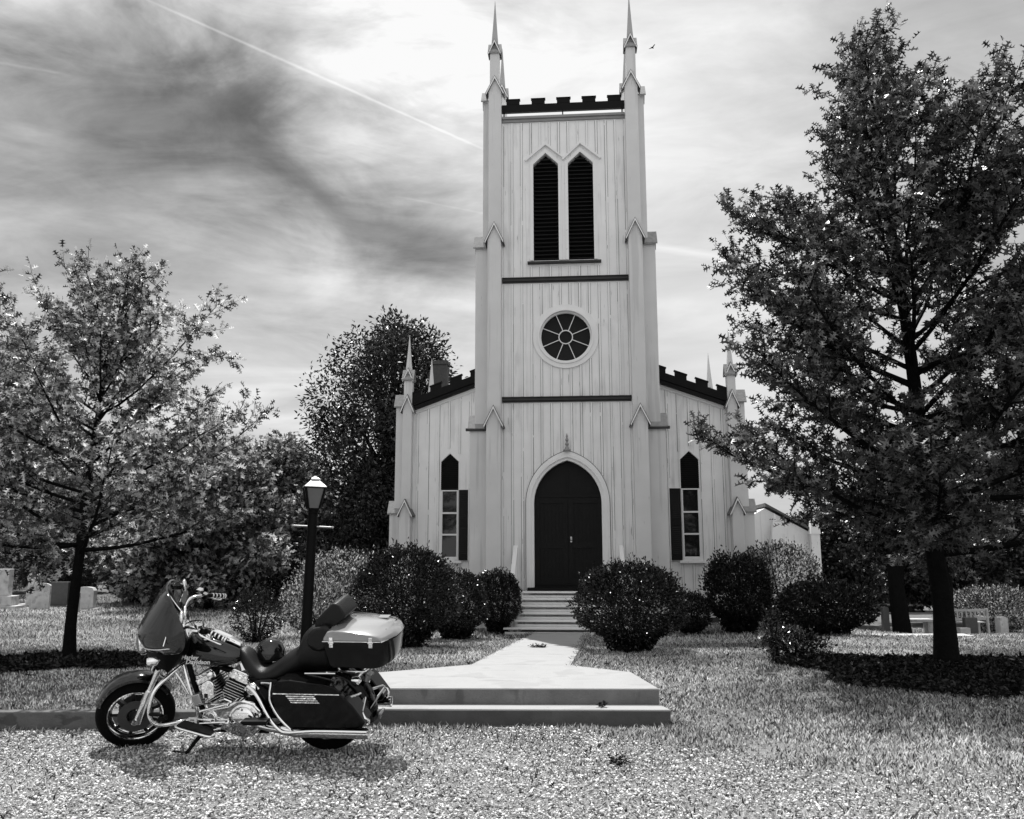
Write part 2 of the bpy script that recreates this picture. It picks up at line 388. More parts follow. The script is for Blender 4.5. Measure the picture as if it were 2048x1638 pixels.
def build_ground():
    xs = np.unique(np.concatenate([np.linspace(-400, -40, 10), np.linspace(-40, -14, 27), np.linspace(-14, 14, 113), np.linspace(14, 40, 27), np.linspace(40, 400, 10)]))
    ys = np.unique(np.concatenate([np.linspace(-60, 0, 7), np.linspace(0, 8.3, 17), [8.42, 8.46], np.linspace(8.5, 22, 70), np.linspace(22, 60, 39), np.linspace(60, 900, 15)]))
    X, Y = np.meshgrid(xs, ys); Z = gz(X, Y) - 0.006
    V = np.stack([X.ravel(), Y.ravel(), Z.ravel()], 1); nx, ny = len(xs), len(ys)
    i, j = np.meshgrid(np.arange(nx - 1), np.arange(ny - 1)); a = (j * nx + i).ravel()
    F = np.stack([a, a + 1, a + nx + 1, a + nx], 1)
    m = bpy.data.materials.new('lawn_and_gravel_bed'); m.use_nodes = True
    nt = m.node_tree; N = nt.nodes; Lk = nt.links; p = N['Principled BSDF']; p.inputs['Roughness'].default_value = 0.95
    p.inputs['Specular IOR Level'].default_value = 0.2
    tc = N.new('ShaderNodeTexCoord'); sep = N.new('ShaderNodeSeparateXYZ'); Lk.new(tc.outputs['Object'], sep.inputs[0])
    def ns(s, d=6):
        n = N.new('ShaderNodeTexNoise'); n.inputs['Scale'].default_value = s; n.inputs['Detail'].default_value = d; Lk.new(tc.outputs['Object'], n.inputs['Vector']); return n.outputs[0]
    def mt(op, a, b, cl=False):
        n = N.new('ShaderNodeMath'); n.operation = op; n.use_clamp = cl
        for k, x in enumerate((a, b)):
            if isinstance(x, (int, float)): n.inputs[k].default_value = x
            else: Lk.new(x, n.inputs[k])
        return n.outputs[0]
    g = mt('ADD', 0.07, mt('MULTIPLY', ns(9), 0.16)); g = mt('MULTIPLY', g, mt('ADD', 0.55, mt('MULTIPLY', ns(70, 3), 0.9)))
    r = mt('ADD', 0.05, mt('MULTIPLY', ns(55, 3), 0.34))
    yb = mt('ADD', sep.outputs[1], mt('MULTIPLY', mt('SUBTRACT', ns(1.6, 4), 0.5), 1.6))
    yb = mt('ADD', yb, mt('MULTIPLY', mt('MAXIMUM', mt('ADD', sep.outputs[0], -1.2), 0.0), 0.45))
    mr = N.new('ShaderNodeMapRange'); Lk.new(yb, mr.inputs[0]); mr.inputs[1].default_value = 7.6; mr.inputs[2].default_value = 8.3
    mx = N.new('ShaderNodeMix'); mx.data_type = 'FLOAT'; Lk.new(mr.outputs[0], mx.inputs[0]); Lk.new(r, mx.inputs[2]); Lk.new(g, mx.inputs[3])
    # far lawn has no blades: lighter
    cc = N.new('ShaderNodeCombineXYZ')
    for k in range(3): Lk.new(mx.outputs[0], cc.inputs[k])
    Lk.new(cc.outputs[0], p.inputs['Base Color'])
    b = N.new('ShaderNodeBump'); b.inputs['Strength'].default_value = 0.8; b.inputs['Distance'].default_value = 0.03; Lk.new(ns(45, 4), b.inputs['Height']); Lk.new(b.outputs[0], p.inputs['Normal'])
    o = np_mesh('ground', V, F, m, smooth=True); tag(o, kind='structure'); return o
build_ground()

def gravel_edge(x, y, rng):
    """true where stones lie (front yard), ragged edge"""
    wob = 0.35 * np.sin(x * 1.9 + .7) + 0.2 * np.sin(x * 4.3) + rng.normal(0, .28, x.shape)
    lim = 8.0 + wob * .6 - np.maximum(x - .8, 0) * .58
    lim = lim + .45 * sstep(-2.2, -1.5, x) * (1 - sstep(-.2, .9, x))
    lim = np.where(x < -1.75, np.minimum(lim + .8, 8.37), lim)
    return y < lim
def on_hard(x, y):
    """on the concrete path, landing, steps or church footprint"""
    t = (y - 10.55) / (19.0 - 10.55); l = -.50 + (0.50 + .50) * t; r = .70 + (1.62 - .70) * t
    path = (y > 10.4) & (y < 19.6) & (x > l - .0) & (x < r + .0)
    land = (y > 8.45) & (y <= 10.62) & (x > -1.6) & (x < 1.50) & (y < 10.62 - np.maximum(0, (x - .7)) * .95) & (y < 10.70 - np.maximum(0, (-.5 - x)) * .65)
    ux = (x - 1.37) * math.cos(R(4.5)) - (y - 20.2) * math.sin(R(4.5)); vy = (x - 1.37) * math.sin(R(4.5)) + (y - 20.2) * math.cos(R(4.5))
    ch = ((np.abs(ux) < 2.3) & (vy > -.3)) | ((np.abs(ux) < 4.8) & (vy > 1.7)); st = (np.abs(ux) < 1.25) & (vy > -1.8) & (vy < 1)
    return path | land | ch | st

rng = np.random.default_rng(7)
def build_gravel():
    n = 215000
    y = 3.2 + 5.7 * rng.random(n) ** 0.9; x = (rng.random(n) - .5) * (9 + (y - 3.2) * 1.9)
    bare = np.sin(x * 1.3 + 1.1 * np.sin(y * 2.1)) * np.sin(y * 2.4 + x * .5) + .5 * np.sin(x * 5.1 + y * 3.3)
    keep = gravel_edge(x, y, rng) & ~on_hard(x, y) & (gz(x, y) < 0.12) & (rng.random(n) > np.clip((bare - .35) * .55, 0, .7)); x, y = x[keep], y[keep]; n = len(x)
    sz = 0.0045 + 0.010 * rng.random(n) ** 3.5
    base = np.array([(1, 0, 0), (0, 1, 0), (-1, 0, 0), (0, -1, 0), (0, 0, 1), (0, 0, -1)], float)
    F0 = np.array([(0, 1, 4), (1, 2, 4), (2, 3, 4), (3, 0, 4), (1, 0, 5), (2, 1, 5), (3, 2, 5), (0, 3, 5)])
    V = np.repeat(base[None], n, 0) * (1 + rng.normal(0, .25, (n, 6, 1))) + rng.normal(0, .22, (n, 6, 3))
    V *= sz[:, None, None] * np.stack([1.0 + .7 * rng.random(n), .8 + .4 * rng.random(n), .55 + .35 * rng.random(n)], 1)[:, None, :]
    a = rng.random(n) * 6.283; c, s = np.cos(a)[:, None], np.sin(a)[:, None]
    tl = rng.normal(0, .35, n)[:, None]
    X, Y, Z = V[..., 0], V[..., 1], V[..., 2]; Z = Z + X * tl
    V = np.stack([X * c - Y * s + x[:, None], X * s + Y * c + y[:, None], Z + (gz(x, y) + sz * .25 + rng.random(n) * .006)[:, None]], 2)
    F = (F0[None] + (np.arange(n) * 6)[:, None, None]).reshape(-1, 3)
    var = np.repeat(np.clip(rng.beta(1.6, 1.5, n), 0.02, 1), 8)
    o = np_mesh('gravel', V.reshape(-1, 3), F, M['gravel'], var=var)
    tag(o, 'pale crushed gravel covering the front yard around the motorcycle', 'gravel', kind='stuff')
build_gravel()

def build_grass():
    Xs, Ys, Hs = [], [], []
    def zone(n, y0, y1, spread, h0, h1, dens=None):
        y = y0 + (y1 - y0) * rng.random(n); x = (rng.random(n) - .5) * 2 * (spread(y)); 
        k = ~on_hard(x, y)
        if dens is not None: k &= dens(x, y)
        cl = .5 + .5 * np.sin(x * 3.1 + 2 * np.sin(y * 2.3)) * np.sin(y * 2.9 + 1.7 * np.sin(x * 1.9))
        k &= rng.random(n) < .25 + .75 * cl
        k &= ~(((x - 5.1) / 1.5) ** 2 + ((y - 10.8) / 1.15) ** 2 < .75 + .25 * np.sin(x * 5) + rng.normal(0, .22, len(x))) & ~(((x + 5.9) / 1.35) ** 2 + ((y - 11.55) / 1.0) ** 2 < .75 + .25 * np.sin(x * 5) + rng.normal(0, .22, len(x)))  # no blades where dark leaf pieces stand in for crown shade
        Xs.append(x[k]); Ys.append(y[k]); Hs.append((h0 + (h1 - h0) * rng.random(k.sum())) * (.7 + .6 * cl[k]))
    edge = lambda x, y: ~gravel_edge(x, y, rng) & ~((x < -1.35) & (y < 8.50))
    zone(420000, 5.6, 11, lambda y: y * .72 + .6, .012, .046, edge)
    zone(330000, 11, 17, lambda y: y * .70 + .6, .02, .055)
    zone(260000, 17, 36, lambda y: y * .72 + 1.5, .035, .08)
    # sparse tufts in the gravel toward the lawn
    zone(70000, 4.6, 8.4, lambda y: y * .72 + .6, .02, .055, lambda x, y: gravel_edge(x, y, rng) & (rng.random(len(x)) < np.clip((y - 5.6) * .28 + np.maximum(x, 0) * .18, .0, 1)))
    # long grass against the steps and kerb
    zone(5000, 8.44, 8.56, lambda y: y * 0 + 1.62, .02, .06)
    for (ax, ay), (bx, by), q in (((-.50, 10.62), (.50, 19.0), 9000), ((.70, 10.55), (1.62, 19.0), 9000), ((.72, 10.54), (1.36, 9.93), 1800), ((1.36, 9.9), (1.48, 8.8), 1500), ((-.52, 10.63), (-1.6, 9.94), 2200), ((1.5, 8.78), (1.54, 8.5), 900)):
        tt = rng.random(q); off = np.abs(rng.normal(0, .035, q)) - .012; sgn = 1 if (ax + bx) > .6 and ax > 0 else -1
        Xs.append(ax + (bx - ax) * tt + sgn * off * (1 if abs(by - ay) > abs(bx - ax) else .3)); Ys.append(ay + (by - ay) * tt + (off if abs(by - ay) <= abs(bx - ax) else 0)); Hs.append(rng.uniform(.03, .075, q) * (.4 + .8 * (np.sin(tt * 60 + ax * 9) > -.3)))
    x = np.concatenate(Xs); y = np.concatenate(Ys); h = np.concatenate(Hs); n = len(x)
    a = rng.random(n) * 6.283; w = .0035 + .0035 * rng.random(n) + y * .00022
    bx, by = np.cos(a) * w, np.sin(a) * w; la = rng.random(n) * 6.283; ln = h * (.15 + 1.0 * rng.random(n) ** 1.5)
    tx, ty = np.cos(la) * ln, np.sin(la) * ln; z = gz(x, y) - .008
    V = np.empty((n, 4, 3)); V[:, 0] = np.stack([x - bx, y - by, z], 1); V[:, 1] = np.stack([x + bx, y + by, z], 1)
    V[:, 2] = np.stack([x + bx * .6 + tx * .45, y + by * .6 + ty * .45, z + h * .62], 1); V[:, 3] = np.stack([x + tx, y + ty, z + h], 1)
    F = (np.array([0, 1, 2, 3])[None] + (np.arange(n) * 4)[:, None])
    patch = .5 + .42 * np.sin(x * 1.1 + 1.2 * np.sin(y * .8 + 1)) * np.sin(y * 1.4 + np.sin(x * .7)) 
    o = np_mesh('grass', V.reshape(-1, 3), F, M['grass'], var=np.clip(rng.random(n) ** 1.6 * (.45 + 1.1 * patch), 0.02, 1))
    tag(o, 'short mown grass of the churchyard lawn', 'grass', kind='stuff')
build_grass()

# ------------------------------------------------------------------ path, landing, kerb
def build_paving():
    b = MB()
    def zc(y): return np.interp(y, [8.78, 10.6, 19.0, 19.6], [.30, .30, -.085, -.085])
    L = [(-.50, 10.62), (-.30, 12.3), (-.10, 14), (.17, 16.3), (.34, 17.6), (.50, 19.0), (.52, 19.3)]
    Rr = [(.70, 10.55), (.90, 12.3), (1.09, 14), (1.34, 16.3), (1.48, 17.6), (1.62, 19.0), (1.66, 19.3)]
    for i in range(len(L) - 1):
        (ax, ay), (bx, by) = L[i], L[i + 1]; (cx, cy), (dx, dy) = Rr[i], Rr[i + 1]; g = .011
        p = [(ax, ay + g), (cx, cy + g), (dx, dy - g), (bx, by - g)]
        b.hexa([(q[0], q[1], zc(q[1]) - .2) for q in p] + [(q[0], q[1], float(zc(q[1]))) for q in p])
    o = b.build('path', M['concrete'], bevel=.006); tag(o, kind='structure')
    t = thing('concrete_steps', 'wide low pair of concrete steps at the gravel end of the church path', 'steps', (0, 8.5, 0))
    def slab(poly, z0, z1, n, m):
        b = MB(); k = len(poly)
        b.add([(x, y - 8.5, z0) for x, y in poly] + [(x, y - 8.5, z1) for x, y in poly], [tuple(range(k - 1, -1, -1)), tuple(range(k, 2 * k))] + [(i, (i + 1) % k, k + (i + 1) % k, k + i) for i in range(k)])
        return b.build(n, m, t, bevel=.012)
    slab([(-1.60, 8.86), (1.46, 8.79), (1.34, 9.95), (.70, 10.55), (-.50, 10.62), (-1.58, 9.92)], -.05, .30, 'landing', M['concrete'])
    slab([(-1.66, 8.60), (1.52, 8.51), (1.47, 8.788), (-1.60, 8.858)], -.1, .148, 'step', M['concrete'])
    # riser shade painted in: thin faces of darker concrete
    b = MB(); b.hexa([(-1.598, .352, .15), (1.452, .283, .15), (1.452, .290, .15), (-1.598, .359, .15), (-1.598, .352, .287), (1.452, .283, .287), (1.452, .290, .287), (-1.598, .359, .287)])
    b.build('upper_riser_shade', M['concrete_side'], t)
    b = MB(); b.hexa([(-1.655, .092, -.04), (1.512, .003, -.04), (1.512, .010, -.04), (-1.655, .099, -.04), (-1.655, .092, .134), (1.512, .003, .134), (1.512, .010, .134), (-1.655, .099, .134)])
    b.build('lower_riser_shade', mat('deep_shaded_concrete', 0.075, 0.9, nscale=4, namt=.6, bump=.3, bscale=50), t)  # deeper shade painted on the lower riser
    k = MB()
    xx = -13.0; rr = random.Random(3)
    while xx < -1.75:
        l = min(2.4 + rr.random() * .4, -1.70 - xx); k.box(xx, xx + l - .012, 8.36, 8.50, -.06, .160 + rr.uniform(-.006, .006)); xx += l
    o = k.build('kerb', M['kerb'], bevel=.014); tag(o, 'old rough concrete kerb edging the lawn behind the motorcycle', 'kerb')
build_paving()

# ------------------------------------------------------------------ church
CH = thing('church', 'white board-and-batten gothic church with tall pinnacled bell tower', 'church', (1.315, 20.204, 0), (0, 0, -R(4.5)))
JR = random.Random(12)
def batten_row(b, us, v, z0, z1f, holes, w=.045, d=.028):
    for u in us:
        iv = [(z0(u) if callable(z0) else z0, z1f(u) if callable(z1f) else z1f)]
        for h in holes:
            r = h(u)
            if r is None: continue
            nv = []
            for a, c in iv:
                if r[1] <= a or r[0] >= c: nv.append((a, c)); continue
                if r[0] > a: nv.append((a, r[0]))
                if r[1] < c: nv.append((r[1], c))
            iv = nv
        for a, c in iv:
            if c - a > .04:
                b.box(u - w / 2, u + w / 2, v - d, v + .01, a, c); f0 = len(b.f)
                for sg in (-1, 1):  # thin dark strip along each edge of the batten
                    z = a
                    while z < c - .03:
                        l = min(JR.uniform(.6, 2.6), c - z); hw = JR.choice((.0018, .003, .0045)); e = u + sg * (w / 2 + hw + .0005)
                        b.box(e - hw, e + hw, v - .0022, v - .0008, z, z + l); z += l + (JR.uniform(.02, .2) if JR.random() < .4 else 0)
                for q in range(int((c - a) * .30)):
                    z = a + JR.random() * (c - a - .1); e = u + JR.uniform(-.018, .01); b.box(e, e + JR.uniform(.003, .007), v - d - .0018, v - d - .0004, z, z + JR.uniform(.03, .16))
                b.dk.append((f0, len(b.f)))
def arch(w, h, zs, n=10, z0=None):
    r = (w * w + h * h) / (2 * w); pts = []
    if z0 is not None: pts.append((-w, z0))
    a1 = math.acos((r - w) / r)
    for i in range(n + 1):
        a = a1 * i / n; pts.append((-(r * math.cos(a) - (r - w)), zs + r * math.sin(a)))
    right = [(-x, z) for x, z in reversed(pts[:-1])]
    return pts + right
def shift(p, dx): return [(x + dx, z) for x, z in p]
ZL = .83   # threshold
def lancet(uc, w, z0, zs, za): return [(uc - w, z0), (uc - w, zs), (uc, za), (uc + w, zs), (uc + w, z0)]
def gable_block(parent, uc, hw, v0, v1, ze, za, side=None, name='gable_cap', oh=.05):
    """small gabled cap on a buttress, ridge running into the wall"""
    o = MB(); t = .035
    if side is None:       # ridge along v
        f = v0 - oh; q = hw + oh
        o.prism([(uc - q - .012, ze - .085), (uc, za - .01), (uc + q + .012, ze - .085), (uc + q + .022, ze - .045), (uc, za + .062), (uc - q - .022, ze - .045)], f, v1)
        e = MB(); e.prism([(uc - q, ze - .10), (uc, za - .03), (uc + q, ze - .10), (uc + q + .008, ze - .058), (uc, za + .035), (uc - q - .008, ze - .058)], f - .014, f - .001)
        r_ = o.build(name, M['capdark'], parent); e.build('verge_board', M['trim'], r_ if parent is CH else parent); return r_
    else:                  # ridge along u, side = (u_in, u_out)
        a, b_ = side; s = 1 if b_ > a else -1; b2 = b_ + s * oh; vm = (v0 + v1) / 2; hv = (v1 - v0) / 2 + oh
        n = 3
        # two shingled courses on each slope
        for sg in (-1, 1):
            for k in range(2):
                za0, za1 = ze - .06 + (za - ze + .06) * k / 2, ze - .06 + (za - ze + .06) * (k + 1) / 2
                vv0, vv1 = vm + sg * hv * (1 - k / 2), vm + sg * hv * (1 - (k + 1) / 2)
                p = [(a, vv0, za0), (b2, vv0, za0), (b2, vv1, za1), (a, vv1, za1)]
                o.hexa([(x, y, z) for x, y, z in p] + [(x, y + sg * .012 * (1 - 0 * k), z + .035) for x, y, z in p])
    return o.build(name, M['shingle'] if side else M['trim'], parent)

def tower_corner(su, front=True):
    """su=-1 left, +1 right; three-stage clasping buttress and pinnacle"""
    nm = 'corner_buttress'; b = MB(); s = su
    def bx(a, c, v0, v1, z0, z1): b.box(min(s * a, s * c), max(s * a, s * c), v0, v1, z0, z1)
    if front:
        # front-facing pilaster, sets back at each stage
        bx(1.555, 1.90, -.44, .10, -.3, 4.62); bx(1.56, 1.895, -.33, .10, 4.62, 9.22); bx(1.565, 1.89, -.22, .10, 9.22, 13.22)
        # side-facing pilaster
        bx(1.90, 2.36, .16, .52, -.3, 4.60); bx(1.895, 2.25, .18, .50, 4.60, 9.22); bx(1.89, 2.07, .20, .48, 9.22, 13.2)
        # body corner
        bx(1.57, 1.885, .10, .60, -.3, 13.1)
        bx(1.62, 1.86, -.20, .06, 13.2, 14.36)
    else:
        bx(1.57, 1.885, 1.75, 2.3, -.3, 13.1); bx(1.885, 2.07, 1.85, 2.15, 4, 13.2); bx(1.62, 1.86, 1.95, 2.2, 13.1, 14.36)
    o = b.build(nm, M['pilaster'], CH, bevel=.012)
    uc = s * 1.7275
    if front:
        for ze, za, v0 in ((4.62, 5.0, -.44), (9.22, 9.62, -.33), (13.22, 13.60, -.22)):
            f = MB(); f.prism([(uc - .172, ze - .02), (uc, za), (uc + .172, ze - .02)], v0 + .004, .1); f.build('gablet', M['pilaster'], o)
            gable_block(o, uc, .172, v0, .1 if za < 13 else .06, ze, za)
        for ze, za, a, c in ((4.60, 4.90, 1.90, 2.36), (9.22, 9.52, 1.895, 2.25), (13.2, 13.48, 1.89, 2.07)):
            gable_block(o, 0, 0, .16, .52, ze, za, side=(s * a, s * c))
        # flashing ledge at first stage
        l = MB(); l.box(min(s * 1.90, s * 2.46), max(s * 1.90, s * 2.46), .10, .155, 4.52, 4.585); l.build('ledge', M['greytrim'], o)
    v = -.07 if front else 2.075
    gable_block(o, s * 1.74, .12, v - .13, v + .13, 14.36, 14.64, name='pinnacle_cap', oh=.035)
    gable_block(o, 0, 0, v - .12, v + .12, 14.36, 14.60, side=(s * 1.74, s * 1.86), name='pinnacle_cap')
    gable_block(o, 0, 0, v - .12, v + .12, 14.36, 14.60, side=(s * 1.74, s * 1.62), name='pinnacle_cap')
    sp = MB(); r = .135
    sp.loft([[(s * 1.74 + r * q * math.cos(PI / 4 + k * PI / 2) * 1.414 * .7, v + r * q * math.sin(PI / 4 + k * PI / 2) * 1.414 * .7, z) for k in range(4)] for q, z in ((1.0, 14.42), (.5, 15.15), (.04, 15.88))])
    sp.build('spire', M['spire'], o)

def build_tower():
    dw, dh, dzs = .83, 1.05, 2.75
    door = arch(dw, dh, dzs, 10, ZL - .06)
    rose = [(.655 * math.cos(2 * PI * k / 40), 6.81 + .655 * math.sin(2 * PI * k / 40)) for k in range(40)]
    bl = lancet(-.455, .315, 8.76, 11.30, 11.60); br = lancet(.42, .315, 8.76, 11.30, 11.60)
    w = MB(); w.wall_holes([(-1.58, -.3), (1.58, -.3), (1.58, 12.60), (-1.58, 12.60)], [door, rose, bl, br], 0, .30)
    w.box(-1.9, -1.86, .6, 2.3, -.3, 13); w.box(1.86, 1.9, .6, 2.3, -.3, 13); w.box(-1.9, 1.9, 2.26, 2.3, 3, 12.5)
    w.box(-1.88, 1.88, .45, 2.26, 12.3, 12.35)
    us = [-1.545 + i * .2377 for i in range(14)]
    def hd(u):
        if abs(u) > 1.0: return None
        rr = (1.0 * 1.0 + 1.22 ** 2) / 2.0; x = abs(u) + (rr - 1.0)
        return (-1, 2.75 + math.sqrt(max(rr * rr - x * x, 0)) + .02)
    def hr(u):
        if abs(u) > .80: return None
        h = math.sqrt(.81 ** 2 - u * u); return (6.81 - h, 6.81 + h)
    def hb(u):
        for c in (-.455, .42):
            if abs(u - c) < .50: return (8.60, 11.42 + (1 - abs(u - c) / .5) * .42)
        return None
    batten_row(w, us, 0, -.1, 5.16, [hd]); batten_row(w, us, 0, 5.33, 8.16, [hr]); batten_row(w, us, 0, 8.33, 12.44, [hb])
    o = w.build('tower_wall', M['paint'], CH)
    # string courses
    for z in (5.17, 8.17):
        c = MB(); c.box(-1.553, 1.553, -.08, -.001, z + .05, z + .12); c.box(-1.553, 1.553, -.11, -.001, z + .121, z + .14); c.box(-1.553, 1.553, -.04, -.001, z + .015, z + .049)
        c.build('string_course', M['greytrim'], CH, bevel=.006)
    c = MB(); c.box(-1.558, 1.558, -.05, -.001, 12.46, 12.53); c.box(-1.558, 1.558, -.09, -.001, 12.531, 12.60)
    c.build('cornice', M['cornice'], CH, bevel=.008)
    p = MB(); p.box(-1.558, 1.558, -.12, -.03, 12.695, 12.90)
    for k in range(5):
        u = -1.44 + k * .645; p.box(u, u + .335, -.12, -.03, 12.901, 13.03); p.box(u - .018, u + .353, -.135, -.015, 13.031, 13.055)
    for uu in (-1.87, 1.77): p.box(uu, uu + .1, .6, 2.0, 12.7, 13.05)
    for uu in (-1.52, -.02, 1.48): p.box(uu, uu + .03, -.09, -.04, 12.601, 12.694)
    p.build('battlement', M['dark_trim'], CH, bevel=.006)
    # belfry openings
    h = MB()
    for c in (-.455, .42):
        inn = [(c - .315, 8.76), (c - .315, 11.30), (c, 11.60), (c + .315, 11.30), (c + .315, 8.76)]
        out = [(c - .40, 8.76), (c - .40, 11.33), (c, 11.72), (c + .40, 11.33), (c + .40, 8.76)]
        h.band(inn, out, -.035, -.001)
    h.box(-.05, .015, -.034, -.001, 8.76, 11.25)
    h.build('belfry_surround', M['trim'], CH)
    hd2 = MB()
    for c in (-.455, .42):
        sA = c + .44 if c < 0 else c + .50; sB = c - .50 if c < 0 else c - .43
        hd2.band([(sB, 11.38), (c, 11.80), (sA, 11.38 if c > 0 else 11.43)], [(sB - .03, 11.41), (c, 11.88), (sA + .03 if c > 0 else sA, 11.41 if c > 0 else 11.46)], -.085, -.001)
    hd2.build('hood_mould', M['trim'], CH)
    sl_ = MB(); sl_.box(-.92, .90, -.12, -.001, 8.66, 8.71); sl_.build('belfry_sill', M['greytrim'], CH, bevel=.005)
    for c in (-.455, .42):
        l = MB(); l.prism([(c - .33, 8.74), (c + .33, 8.74), (c + .33, 11.32), (c, 11.63), (c - .33, 11.32)], .16, .19)
        ob = l.build('belfry_louver', M['louver'], CH)
        s = MB(); z = 8.80
        while z < 11.5:
            hw = .312 if z < 11.22 else .312 * (11.58 - z) / .36
            if hw > .03: s.hexa([(c - hw, .03, z), (c + hw, .03, z), (c + hw, .15, z + .085), (c - hw, .15, z + .085), (c - hw, .028, z + .016), (c + hw, .028, z + .016), (c + hw, .148, z + .10), (c - hw, .148, z + .10)])
            z += .105
        s.build('slat', M['louver'], ob)
    # rose window
    rw = MB()
    def ring(r0, r1, y0, y1):
        rw.lathe([(r0, y1), (r0, y0), (r1, y0), (r1, y1)], (0, 0, 6.81), 'Y', 56, closed=True)
    ring(.685, .80, -.045, .0); ring(.64, .685, -.075, .02); ring(.60, .66, .03, .12)
    o = rw.build('rose_window', M['trim'], CH, smooth=40)
    g = MB(); g.lathe([(.64, .10), (.64, .115)], (0, 0, 6.81), 'Y', 48); g.build('pane', M['dark'], o)
    m = MB(); m.lathe([(.155, .095), (.155, .06), (.178, .06), (.178, .095)], (0, 0, 6.81), 'Y', 32, closed=True)
    for k in range(8):
        a = R(22.5 + 45 * k); m.tube([(.17 * math.cos(a), .078, 6.81 + .17 * math.sin(a)), (.605 * math.cos(a), .078, 6.81 + .605 * math.sin(a))], .0125, 4)
    m.build('muntin', M['white'], o)
    # door
    d = MB(); d.prism(arch(dw + .02, dh + .02, dzs, 10, ZL - .04), .17, .21)
    dr = d.build('door', M['door'], CH)
    p = MB()
    p.box(-.83, .83, .13, .168, 2.90, 2.97)
    for c in (-1, 1):
        x0, x1 = (.012, .80) if c > 0 else (-.80, -.012)
        p.box(x0, x0 + .11, .148, .169, ZL + .02, 2.895); p.box(x1 - .11, x1, .148, .169, ZL + .02, 2.895)
        for z in (ZL + .02, 1.70, 2.76): p.box(x0 + .111, x1 - .111, .149, .169, z, z + .15)
        for k in range(6): xx = x0 + .14 + k * .09; p.box(xx, xx + .006, .160, .169, ZL + .17, 2.76)
    p.box(-.02, .02, .145, .1695, 2.975, 3.7)
    p.build('door_panel', M['door'], dr)
    hN = MB(); hN.sphere((.07, .12, 1.90), .028); hN.box(.05, .09, .14, .148, 1.84, 1.97); hN.build('handle', M['dullmetal'], dr, smooth=50)
    f = MB()
    for (w0, w1, y0) in ((.80, .875, -.03), (.875, .93, -.075), (.93, .985, -.05)):
        i_ = arch(w0, dh + (w0 - dw), dzs, 14, ZL - .06); o_ = arch(w1, dh + (w1 - dw) * 1.25, dzs, 14, ZL - .06)
        f.band(i_, o_, y0, .16 if w0 < .84 else -.0015)
    f.build('door_surround', M['trim'], CH, smooth=30)
    j = MB(); j.band(arch(.9855, dh + (.9855 - dw) * 1.25, dzs, 14, ZL - .06), arch(.998, dh + (.998 - dw) * 1.25, dzs, 14, ZL - .06), -.03, -.0015); j.build('surround_strip', M['dark_strip'], CH)
    fi = MB(); fi.lathe([(.0, 3.98), (.085, 3.985), (.085, 4.01), (.055, 4.04), (.028, 4.10), (.048, 4.15), (.02, 4.2), (.042, 4.25), (.016, 4.30), (.026, 4.33), (.0, 4.42)], (0, -.10, 0), 'Z', 10)
    fi.build('finial', M['cornice'], CH, smooth=40)
    th = MB(); th.box(-.95, .95, -.28, .16, ZL - .10, ZL - .03); th.build('threshold', M['dark_trim'], CH)
build_tower()
for s_ in (-1, 1): tower_corner(s_); tower_corner(s_, False)

